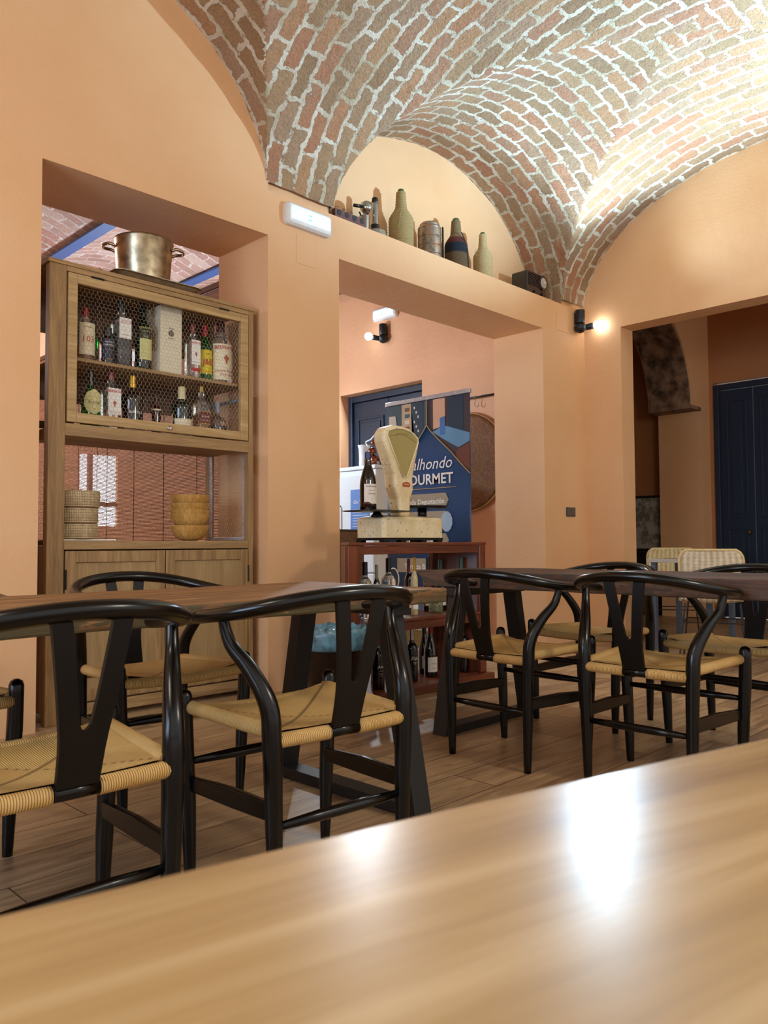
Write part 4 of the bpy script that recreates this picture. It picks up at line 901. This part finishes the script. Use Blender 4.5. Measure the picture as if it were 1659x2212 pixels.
MB().tube([(.17, -.03, .15), (.17, -.03, .215)], .030, 16).build('pan_support', irn, sc, smooth=True)
MB().lathe([(.03, 0), (.14, .006), (.155, .016), (.158, .016), (.145, .003), (.03, -.004)], seg=32, closed=True).build('right_pan', irn, sc, smooth=True).location = (.20, -.02, .218)
# wine bottles on and in the unit
def wine(label, x, y, z, h, r, kind, gm, capm, capf, lab=None, txt=(), group='wine bottles on the mahogany shelf unit', ang=-PI/2-.3, **k):
    return bottle(label, x, y, z, h, r, kind, gm, capm, capf, group=group, labels=lab or (), texts=txt, ang=ang, **k)
wine('wine bottle with blue capsule and cream label on the scale left pan', 3.262, 3.365, 1.106, .345, .050, 'burgundy', dark, plain('capsule_blue', '#141a5a', .35, var=0), (.88,), ((.10, .44, .95, plain('cream_wine_label', '#dccfc0', .6)),), (('BODEGAS BAL', .395, .011, blk), ('y cosecheros', .33, .007, blk), ('TEMPRANILLO', .27, .008, blk), ('denominacion', .20, .005, blk), ('de origen', .18, .005, blk)), group='wine bottle on the scale')
zm, zb_ = .4555, .0505; ym, yb_ = 3.42, 3.38
gm_ = 'bottles on the middle board of the mahogany unit'; gb_ = 'bottles on the bottom board of the mahogany unit'
wine('cobalt blue bottle at the left end of the middle board of the mahogany unit', 3.205, 3.42, zm, .27, .030, 'bordeaux', blueg, blueg, (.85,), ((.1, .3, 1.1, white),), group=gm_)
wine('clear liqueur bottle with black capsule, left on the middle board', 3.305, 3.44, zm, .34, .040, 'shoulder', clear, capblk, (.76,), ((.1, .35, 1.1, white),), group=gm_)
wine('slim bottle with grey-green capsule in front of the clear one on the middle board', 3.300, 3.335, zm, .325, .022, 'bordeaux', dgreen, plain('capsule_sage', '#74806a', .4, var=0), (.72,), ((.1, .5, 1.1, white),), group=gm_)
wine('clear round-shouldered bottle with tall black cap, centre of the middle board', 3.487, 3.42, zm, .36, .045, 'shoulder', clear, capblk, (.76,), ((.05, .3, 1.1, white),), group=gm_)
wine('slim bottle with reddish brown neck on the middle board', 3.755, 3.50, zm, .35, .027, 'bordeaux', brown, plain('capsule_chestnut', '#6a2a1a', .4, var=0), (.7,), ((.1, .4, 1.1, paper),), group=gm_)
wine('slender bottle with gold neck and pale body on the middle board', 3.680, 3.38, zm, .365, .022, 'bordeaux', plain('pale_gold_glass', '#c8b98a', .2, var=.05), capgold, (.74,), ((.1, .4, 1.1, white),), group=gm_)
wine('dark bottle with black capsule beside the olive jar on the middle board', 3.965, 3.52, zm, .355, .034, 'bordeaux', dark, capblk, (.75,), ((.1, .4, 1.1, paper),), group=gm_)
wine('green wine bottle third from the right end of the middle board', 4.06, 3.49, zm, .34, .036, 'bordeaux', dgreen, plain('capsule_teal', '#1f4a46', .4, var=0), (.75,), ((.1, .4, 1.1, white),), group=gm_)
wine('green wine bottle at the right end of the middle board', 4.12, 3.36, zm, .355, .034, 'bordeaux', dgreen, MC['capsule_teal'], (.75,), ((.1, .4, 1.1, white),), group=gm_)
o = thing('preserve_jar', 'low glass jar of pale olives on the middle board of the mahogany unit', 'jar', (3.905, 3.40, zm)); MB().lathe([(.042, 0), (.046, .004), (.046, .11), (.036, .125), (.036, .135)], seg=28).build('glass', clear, o, smooth=True); MB().lathe([(.04, .004), (.042, .06)], seg=20).build('olives', plain('olives', '#b3a860', .5, var=.5, scale=70, bump=1.), o, smooth=True); MB().lathe([(.038, .135), (.04, .137), (.04, .155), (.036, .157)], seg=28).build('lid', capblk, o)
o = tag(MB().box(-.075, .075, -.04, .04, 0, .085).build('conserve_tin', plain('white_and_black_tin', '#e9e4da', .4, var=.03), None, bevel=.004), 'white and black conserve tin lying on the middle board', 'tin'); o.location = (3.425, 3.33, zm)
MB().box(-.0755, .0755, -.0405, .0405, .052, .083).build('dark_band', capblk, o)
bottle('dark wine bottle with white script printed on the glass, left on the bottom board', 3.300, 3.325, zb_, .33, .037, 'bordeaux', dark, capred, (.80,), group=gb_, texts=(('Abio', .40, .024, wht, dict(shear=.3)), ('tinto', .33, .010, wht), ('Ribera', .28, .008, wht), ('2019', .24, .008, wht)), ang=-PI/2-.3)
bottle('dark wine bottle with silver capsule and white script on the bottom board', 3.628, 3.36, zb_, .325, .038, 'bordeaux', dark, plain('capsule_silver', '#b9b6b4', .25, .9, var=.03), (.78,), group=gb_, texts=(('Zalu', .44, .028, wht, dict(shear=.3)), ('crianza', .37, .009, wht), ('2018', .34, .008, wht)), ang=-PI/2-.3)
wine('burgundy bottle with red capsule and white label on the bottom board', 3.838, 3.39, zb_, .335, .043, 'burgundy', dark, plain('capsule_red', '#a01218', .35, var=0), (.76,), ((.10, .38, .95, white),), (('Cerro', .26, .014, brn, dict(shear=.3)), ('DO 2017', .17, .008, brn)), group=gb_)
wine('dark bottle half hidden behind the red-capsuled burgundy bottle', 3.90, 3.50, zb_, .315, .038, 'burgundy', dark, capblk, (.80,), ((.12, .38, .9, white),), group=gb_)
wine('dark bottle half hidden behind the silver-capsuled bottle', 3.655, 3.49, zb_, .33, .037, 'bordeaux', dark, capblk, (.80,), group=gb_)
wine('dark wine bottle at the right end of the bottom board of the mahogany unit', 4.13, 3.36, zb_, .33, .040, 'bordeaux', dark, capblk, (.80,), group=gb_)
wine('dark bottle with red capsule behind the script bottle on the bottom board', 3.42, 3.46, zb_, .33, .037, 'bordeaux', dark, capred, (.80,), ((.15, .5, 1., plain('pink_label', '#b98a90', .6)),), group=gb_)
# ---------------------------------------------------------------- waste bin
def binm():
    s = N('dark_woven_plastic'); v = s.coord('Object'); br = s.n('ShaderNodeTexBrick', {'Vector': s.coord('UV'), 'Color1': lin('#2a1512'), 'Color2': lin('#140b0a'), 'Mortar': lin('#060404'), 'Scale': 1., 'Mortar Size': .003, 'Brick Width': .05, 'Row Height': .03})
    s.set(Base_Color=br.outputs[0], Roughness=.28); s.bump(br.outputs[1], -.8, .004); return s.m
bn = thing('waste_bin', 'dark brown woven waste bin with blue bag liner at the foot of the pillar', 'bin', (2.74, 3.08, 0))
P = [(.128, 0), (.135, .005), (.165, .44), (.17, .45)]
V, F, UV = uvlathe(P, 48); link('body', V, F[:-1], binm(), bn, True, UV[:-1])
def bag():
    V = []; F = []; seg = 96; rows = [(.168, .365, 0), (.178, .375, .006), (.179, .40, .005), (.18, .44, .004), (.176, .470, .006), (.164, .478, .007), (.155, .44, .008), (.145, .36, .01)]
    for j, (r, z, a) in enumerate(rows):
        for k in range(seg):
            t = 2*PI*k/seg; q = a*(math.sin(t*9+j)+.6*math.sin(t*23+2*j)+.5*math.sin(t*37)); zz = z+.8*q if j < 1 else z+.7*q
            V.append(((r+q*.5)*math.cos(t), (r+q*.5)*math.sin(t), zz))
    for j in range(len(rows)-1):
        for k in range(seg): k2 = (k+1) % seg; F.append((j*seg+k, j*seg+k2, (j+1)*seg+k2, (j+1)*seg+k))
    return V, F
link('bag_liner', *bag(), plain('blue_plastic_bag', '#5f8a9c', .25, var=.35, scale=18, bump=.6), bn, True)
# ---------------------------------------------------------------- rear room furniture: banner, fridge, woven disc
BX = 4.55
ban = thing('rollup_banner', 'tall blue roll-up banner with white lettering standing behind the scale', 'banner', (BX, 4.04, 0))
bw = .431
def bp(y, z, d=0.): return (-.001-d, y-4.04, z)   # y world, z world -> local
def strip(y0, y1, z0, z1, n=24, d=0.):
    V = []; 
    for i in range(n+1):
        y = y0+(y1-y0)*i/n; V += [bp(y, z0, d), bp(y, z1, d)]
    return V, [(2*i, 2*i+1, 2*i+3, 2*i+2) for i in range(n)]
bl = plain('banner_blue', '#1a4370', .28, var=.03, scale=3); 
sheet = link('print_sheet', *strip(4.04-bw, 4.04+bw, .10, 2.02, 40), bl, ban, True)
sol = sheet.modifiers.new('solid', 'SOLIDIFY'); sol.thickness = .0012; sol.offset = 1
MB().box(-.014, .014, -bw-.004, bw+.004, 2.015, 2.047).build('top_bar', plain('silver_aluminium', '#c3c9cf', .3, .7), ban, bevel=.003)
MB().box(-.05, .05, -bw-.01, bw+.01, 0, .10).build('base_cassette', MC['silver_aluminium'], ban, bevel=.012)
def bpoly(name, pts, col, d, rough=.35, parent=None):
    V = []; # subdivide fan by strips: triangulate via small columns
    m = MB(); m.add([bp(y, z, d) for y, z in pts], [tuple(range(len(pts)))]); return m.build(name, plain('banner_'+name+col.strip('#'), col, rough, var=.05, scale=6), parent or sheet)
YL, YR_ = 4.04+bw-.004, 4.04-bw+.004
# photograph areas printed on the upper half (plain generic shapes)
arcL = [(4.14+.33*(1-k/8)**1.3*1.0, 1.70-.34*(1-k/8)) for k in range(9)]
ogR = [(4.035, 2.012), (4.035, 1.82), (4.0, 1.775), (3.93, 1.71), (3.80, 1.60), (3.70, 1.50), (YR_, 1.42)]
ogL = [(4.035, 1.82), (4.07, 1.775), (4.14, 1.70), (4.28, 1.58), (4.38, 1.50), (YL, 1.42)]
bpoly('photo_area', [(YL, 2.012)]+[(4.035, 2.012)]+ogL, '#2c4f5c', .002)
bpoly('photo_area', ogR+[(YR_, 2.012)], '#3c3138', .002)
bpoly('photo_detail', [(4.30, 2.01), (4.20, 2.01), (4.16, 1.71), (4.27, 1.60), (4.30, 1.58)], '#c9b391', .003)
bpoly('photo_detail', [(4.20, 2.01), (4.07, 2.01), (4.07, 1.79), (4.14, 1.72), (4.19, 1.70)], '#25394c', .003)
bpoly('photo_detail', [(4.44, 1.93), (4.37, 1.93), (4.33, 1.72), (4.33, 1.58), (4.45, 1.58)], '#d9d6cc', .004)
bpoly('photo_detail', [(3.97, 2.01), (3.85, 2.01), (3.85, 1.80), (3.97, 1.78)], '#d2a587', .003)
bpoly('photo_detail', [(3.82, 2.01), (3.67, 2.01), (3.67, 1.72), (3.82, 1.74)], '#1d3348', .003)
bpoly('photo_detail', [(3.98, 1.76), (3.80, 1.66), (3.72, 1.62), (YR_, 1.66), (YR_, 1.72), (3.86, 1.80)], '#5f8fb4', .004)
bpoly('photo_detail', [(3.74, 1.60), (YR_, 1.65), (YR_, 1.44), (3.74, 1.53)], '#6b3d2e', .0045)
bpoly('photo_detail', [(3.90, 1.86), (3.85, 1.87), (3.85, 1.73), (3.90, 1.73)], '#3f6fae', .005)
for k in range(6): bpoly('photo_detail', [(4.265, 1.98-k*.05), (4.215, 1.98-k*.05), (4.215, 1.95-k*.05), (4.265, 1.95-k*.05)], ['#7a5a3c', '#3c5f7c', '#e6ddc8'][k % 3], .0045)
for k in range(7): bpoly('photo_detail', [(4.17-.02*(k % 3), 1.98-k*.037), (4.155-.02*(k % 3), 1.98-k*.037), (4.155-.02*(k % 3), 1.96-k*.037), (4.17-.02*(k % 3), 1.96-k*.037)], '#cfd8dc', .0045)
gl_ = plain('banner_gold', '#b59a6a', .35, var=.03)
MB().tube([bp(y, z, .006) for y, z in ogR[0:1]+ogR[1:]], .004, 5).tube([bp(y, z, .006) for y, z in ogL], .004, 5).build('gold_outline', gl_, sheet)
bt = lambda yc, zc: (lambda x, z: bp(yc-x, zc+z, .006))
letters(MB(), 'Balhondo', .128, bt(4.03, 1.515), shear=.28, sx=1.0).build('lettering', wht, sheet)
letters(MB(), 'GOURMET', .112, bt(4.04, 1.395), bold=.018, sx=1.0).build('lettering', wht, sheet)
MB().add([bp(4.36, 1.325, .005), bp(3.745, 1.325, .005), bp(3.745, 1.33, .005), bp(4.36, 1.33, .005)], [(0, 1, 2, 3)]).build('gold_line', gl_, sheet)
def tagsign(zc, hh, txt, size, col='#a99d86'):
    bpoly('ribbon', [(4.36, zc-hh), (3.85, zc-hh), (3.82, zc), (3.85, zc+hh), (4.36, zc+hh)], col, .004)
    letters(MB(), txt, size, bt(4.08, zc-.01), bold=.02).build('lettering', wht, sheet)
tagsign(1.236, .052, 'Tienda Degustaci\u00f3n', .055); tagsign(1.10, .052, 'Cocina', .055); tagsign(.93, .052, 'Eventos & m\u00e1s', .05); tagsign(.735, .055, 'Terraza Balhondo', .055)
sl = [(3.84+.055*(1+.06*(k % 2))*math.cos(k*PI/12), 1.07+.075*(1+.06*(k % 2))*math.sin(k*PI/12)) for k in range(24)]
bpoly('seal', sl, '#a9c4dc', .0065)
bpoly('lower_band', [(YL, .11), (YR_, .11), (YR_, .34), (YL, .34)], '#8d7440', .003)
letters(MB(), 'www.bodegasbalhondo.es', .05, bt(4.05, .25), bold=.01).build('lettering', wht, sheet)
for k, cc in enumerate(('#cfc4a8', '#5a7590', '#d8d2c8', '#7a4a50')): bpoly('photo_detail', [(4.36-.17*k, .36), (4.24-.17*k, .36), (4.24-.17*k, .50), (4.36-.17*k, .50)], cc, .004)
MB().tube([bp(4.40+.06*math.cos(t)*(1 if z else 1), .62+.09*math.sin(t), .006) for t, z in [(k*PI/8, 1) for k in range(17)]], .005, 5).build('logo_outline', wht, sheet)
# fridge
wfr = plain('white_enamel', '#dfe8ec', .25, var=.02)
fr = thing('refrigerator', 'white refrigerator with blue poster, in the rear room left of the banner', 'refrigerator', (5.82, 5.86, 0))
MB().box(-.29, .30, -.27, .27, .03, 1.66).build('body', wfr, fr, bevel=.01)
MB().box(-.33, -.292, -.268, .268, .62, 1.60).build('door', wfr, fr, bevel=.008); MB().box(-.33, -.292, -.268, .268, .05, .61).build('door', wfr, fr, bevel=.008)
MB().box(-.31, .30, -.275, .275, 1.661, 1.70).build('top_panel', wfr, fr, bevel=.008)
MB().tube([(-.33, .22, 1.30), (-.36, .22, 1.30), (-.36, .22, 1.02), (-.33, .22, 1.02)], .009, 8).build('handle', plain('grey_handle', '#8794a0', .4), fr)
MB().box(-.3325, -.3305, -.22, .06, 1.05, 1.46).build('poster', plain('poster_blue', '#4b7cc0', .5, var=.04), fr)
letters(MB(), 'Gin Tonic', .05, lambda x, z: (-.3335, -.08-x, 1.33+z), shear=.2).build('lettering', wht, fr)
for k in range(7): MB().box(-.3334, -.3326, -.19, .03, 1.25-k*.028, 1.254-k*.028).build('poster_line', wht, fr)
for x in (-.25, .25):
    for y in (-.2, .2): MB().box(x-.02, x+.02, y-.02, y+.02, 0, .03).build('foot', blk, fr)
o = thing('ceramic_vase', 'white ceramic jug-shaped vase standing on the refrigerator', 'vase', (5.74, 5.98, 1.70)); auto(MB().lathe([(.05, 0), (.055, .01), (.052, .1), (.056, .2), (.068, .245), (.062, .245), (.05, .2), (.045, .1)], seg=28).build('body', wfr, o, smooth=True), 40)
o = thing('copper_ornament', 'cluster of shiny copper and white rosettes on the refrigerator, behind the wine bottle', 'ornament', (5.70, 5.82, 1.70)); cpr = plain('copper', '#8a5a44', .25, .9, var=.3, scale=30)
for k, (y, z, r) in enumerate(((.05, .06, .05), (-.04, .07, .055), (.0, .16, .05), (-.03, .25, .035))):
    MB().lathe([(0, -r), (r*.6, -r*.8), (r, 0), (r*.7, r*.7), (0, r)], c=(0, y, z), seg=14).build('rosette', cpr, o, smooth=True)
MB().tube(smoothpath([(0, .06, .22), (0, .09, .27), (0, .02, .29), (0, -.04, .33)], 4), .007, 8).build('curl', wfr, o, smooth=True)
MB().lathe([(.04, 0), (.045, .004), (.03, .01)], seg=16).build('foot', cpr, o)
o = thing('wooden_crate', 'brown wooden crate beside the pillar, left of the shop scale', 'crate', (4.75, 5.32, 0)); MB().box(-.16, .16, -.2, .2, 0, 1.02).build('body', wood('crate_wood', '#6a4a30', '#48301e', 1, .5), o, bevel=.005); MB().box(-.17, .17, -.21, .21, 1.021, 1.035).build('lid', plain('crate_lid', '#3a3834', .4), o)
disc = woven('brown_straw', '#8c6238', '#6c4724', .02, .012, '#3a2412', .35)
o = thing('woven_wall_disc', 'large round woven straw mat hanging on the rear room wall behind the banner', 'wall mat', (XR-.03, 5.07, 1.735))
V, F, UV = uvlathe([(.02, .02), (.15, .022), (.3, .018), (.45, .01), (.505, 0), (.5, -.008), (.3, -.006)], 60); q = link('mat', V, F, disc, o, True, UV); q.matrix_local = Matrix.Rotation(-PI/2, 4, 'Y')
MB().tube([(.505*0, .505*math.cos(2*PI*k/60), .505*math.sin(2*PI*k/60)) for k in range(61)], .01, 8).build('rim', plain('straw_rim', '#a87a48', .7), o, smooth=True)
o = thing('hanging_rail', 'black metal rail with an S-hook on the rear room wall above the straw mat', 'rail', (XR-.05, 4.95, 2.385)); MB().tube([(0, -.45, 0), (0, .33, 0)], .011, 10).build('rod', blk, o, smooth=True)
MB().tube([(0, .25, 0), (.05, .25, 0)], .009, 8).tube([(0, -.4, 0), (.05, -.4, 0)], .009, 8).build('bracket', blk, o); MB().tube(smoothpath([(0, -.02, .015), (-.012, -.02, .0), (0, -.02, -.03), (.0, -.01, -.08), (0, -.05, -.10), (0, -.06, -.07)], 4), .004, 6).build('hook', plain('steel_hook', '#9a8f88', .3, .9), o, smooth=True)
# bamboo blind screen in the rear room
o = thing('bamboo_blind', 'reddish brown slatted bamboo blind hanging across the rear room behind the cabinet', 'blind', (3.3, 6.5, 0))
m = MB(); z = .25
while z < 2.83: m.box(-.002, .002, -1.85, .412, z, z+.0093); m.box(-.002, .002, .418, 2.1, z, z+.0093); z += .0115
m.build('slats', wood('bamboo_slat', '#b07c5c', '#7c4c36', 1, .6, .6, 0., '#986548'), o)
m = MB()
for y in (-1.7, -1.2, -.7, -.2, .3, .5, .9, 1.4, 1.9): m.tube([(-.004, y, .25), (-.004, y, 2.84)], .0022, 5)
m.build('cord', plain('blind_cord', '#4a2a1e', .8), o); MB().box(-.02, .02, -1.86, 2.11, 2.84, 2.88).build('head_rail', plain('head_rail', '#6a4430', .6), o)
for y in (-1.6, -.2, 1.6): MB().tube([(0, y, 2.88), (0, y, 3.79)], .004, 6).build('chain', galv, o)
o = thing('cupboard', 'dark shelf of jars seen in the gap left of the oak cabinet', 'cupboard', (1.35, 6.9, 0)); MB().box(-.35, .35, -.2, .2, 0, .85).build('body', plain('dark_cupboard', '#2a1c16', .6), o)
# ---------------------------------------------------------------- side room: framed picture, rattan chairs, table, log
o = thing('framed_picture', 'black framed pale botanical print leaning against the dim wall beyond the stone arch', 'picture', (9.48, 4.75, .55))
MB().box(-.015, .015, -.31, -.28, .25, .95).box(-.015, .015, .28, .31, .25, .95).box(-.015, .015, -.28, .28, .25, .28).box(-.015, .015, -.28, .28, .92, .95).build('frame', blk, o)
def printm():
    s = N('botanical_print'); a = s.noise(s.coord('Object'), 5, 6, .7); s.set(Base_Color=s.ramp(a.outputs[0], [(.45, lin('#a8a096')), (.55, lin('#6f6a58'))]), Roughness=.5); return s.m
MB().box(-.008, .004, -.28, .28, .28, .92).build('print', printm(), o)
o2 = box('sideboard', plain('black_sideboard', '#0f0d0d', .5), None, -.2, .12, -.6, .6, 0, .795, bevel=.01); o2.location = (9.45, 4.9+.2, 0); tag(o2, 'low black sideboard under the framed picture beyond the arch', 'sideboard')
def ratm(name, c1, c2):
    s = N(name); tc = s.n('ShaderNodeTexCoord'); sp = s.n('ShaderNodeSeparateXYZ', {0: tc.outputs['UV']})
    a = s.math('SINE', s.math('MULTIPLY', sp.outputs[0], 2*PI/.042)); b = s.math('SINE', s.math('MULTIPLY', sp.outputs[1], 2*PI/.009))
    f = s.math('MULTIPLY', s.math('ADD', s.math('MULTIPLY', b, .25), .25), s.math('ADD', s.math('MULTIPLY', a, .5), .5)); nz = s.noise(s.coord('Object'), 25, 3)
    f = s.math('ADD', f, s.math('MULTIPLY', nz.outputs[0], .5)); s.set(Base_Color=s.ramp(f, [(.2, lin(c1)), (.75, lin(c2))]), Roughness=.55); s.bump(s.math('ADD', a, s.math('MULTIPLY', b, .4)), .7, .006); return s.m
rat = ratm('woven_rattan_chair', '#e8d4a4', '#a8823e')
rat2 = ratm('pale_rattan', '#f3e8cf', '#b79a66')  # paler copy of the rattan weave for the nearer chair
def rattan(label, loc, rz, mt=None):
    t = thing('rattan_chair', label, 'chair', loc, rz, 'rattan chairs at the far table')
    # shell profile (y,z) from front edge of seat to top of back; chair faces +y
    pr = smoothpath([(0, .26, .455), (0, .10, .45), (0, -.10, .44), (0, -.20, .47), (0, -.245, .56), (0, -.27, .70), (0, -.29, .845)], 5); n = len(pr); mcol = 22; V = []; F = []; UV = []; s_ = 0; ss = []
    for i, p in enumerate(pr):
        if i: s_ += (p-pr[i-1]).length
        ss.append(s_)
        e = min(i, n-1-i); wd = .222-.05*max(0, (1-e/3.))**2; back = i/(n-1)
        for k in range(mcol+1):
            u = -1+2*k/mcol; V.append((u*wd, p.y+(.045*u*u if back > .5 else 0), p.z+(.02*u*u if back < .5 else 0)))
    for i in range(n-1):
        for k in range(mcol):
            a = i*(mcol+1)+k; F.append((a, a+1, a+mcol+2, a+mcol+1)); UV.append([(V[a][0], ss[i]), (V[a+1][0], ss[i]), (V[a+1][0], ss[i+1]), (V[a][0], ss[i+1])])
    o = link('shell', V, F, mt or rat, t, True, UV); md = o.modifiers.new('solid', 'SOLIDIFY'); md.thickness = .016
    edge = [V[i*(mcol+1)] for i in range(n)]+[V[(n-1)*(mcol+1)+k] for k in range(1, mcol+1)]+[V[i*(mcol+1)+mcol] for i in range(n-2, -1, -1)]
    MB().tube([Vector(p) for p in edge], .010, 8).build('rim', plain('rattan_edge', '#d8be88', .55), t, smooth=True)
    for sg in (-1, 1):
        for y0, y1 in ((.2, .25), (-.16, -.24)): MB().tube([(sg*.19, y0, .44), (sg*.235, y1, 0)], .0065, 8).build('leg', blk, t)
    MB().tube([(-.21, .22, .30), (.21, .22, .30)], .005, 6).tube([(-.21, -.19, .30), (.21, -.19, .30)], .005, 6).tube([(-.2, .22, .30), (-.2, -.19, .30)], .005, 6).tube([(.2, .22, .30), (.2, -.19, .30)], .005, 6).build('wire_brace', blk, t)
    return t
rc = rattan('pale rattan chair with its back to the camera at the far table on the right', (6.10, 2.49, 0), math.radians(-70), rat2)
rattan('yellower rattan chair facing the camera, behind the pale one', (7.06, 3.24, 0), math.radians(118))
o = thing('side_table', 'small grey-topped table between the two rattan chairs', 'table', (6.60, 2.86, 0)); MB().box(-.27, .27, -.27, .27, .735, .765).build('tabletop', wood('grey_washed_wood', '#b3a899', '#8f8578', 0, .5), o, bevel=.003)
for x in (-.23, .23):
    for y in (-.23, .23): MB().box(x-.02, x+.02, y-.02, y+.02, 0, .734).build('leg', plain('grey_blue_leg', '#4b5866', .5), o)
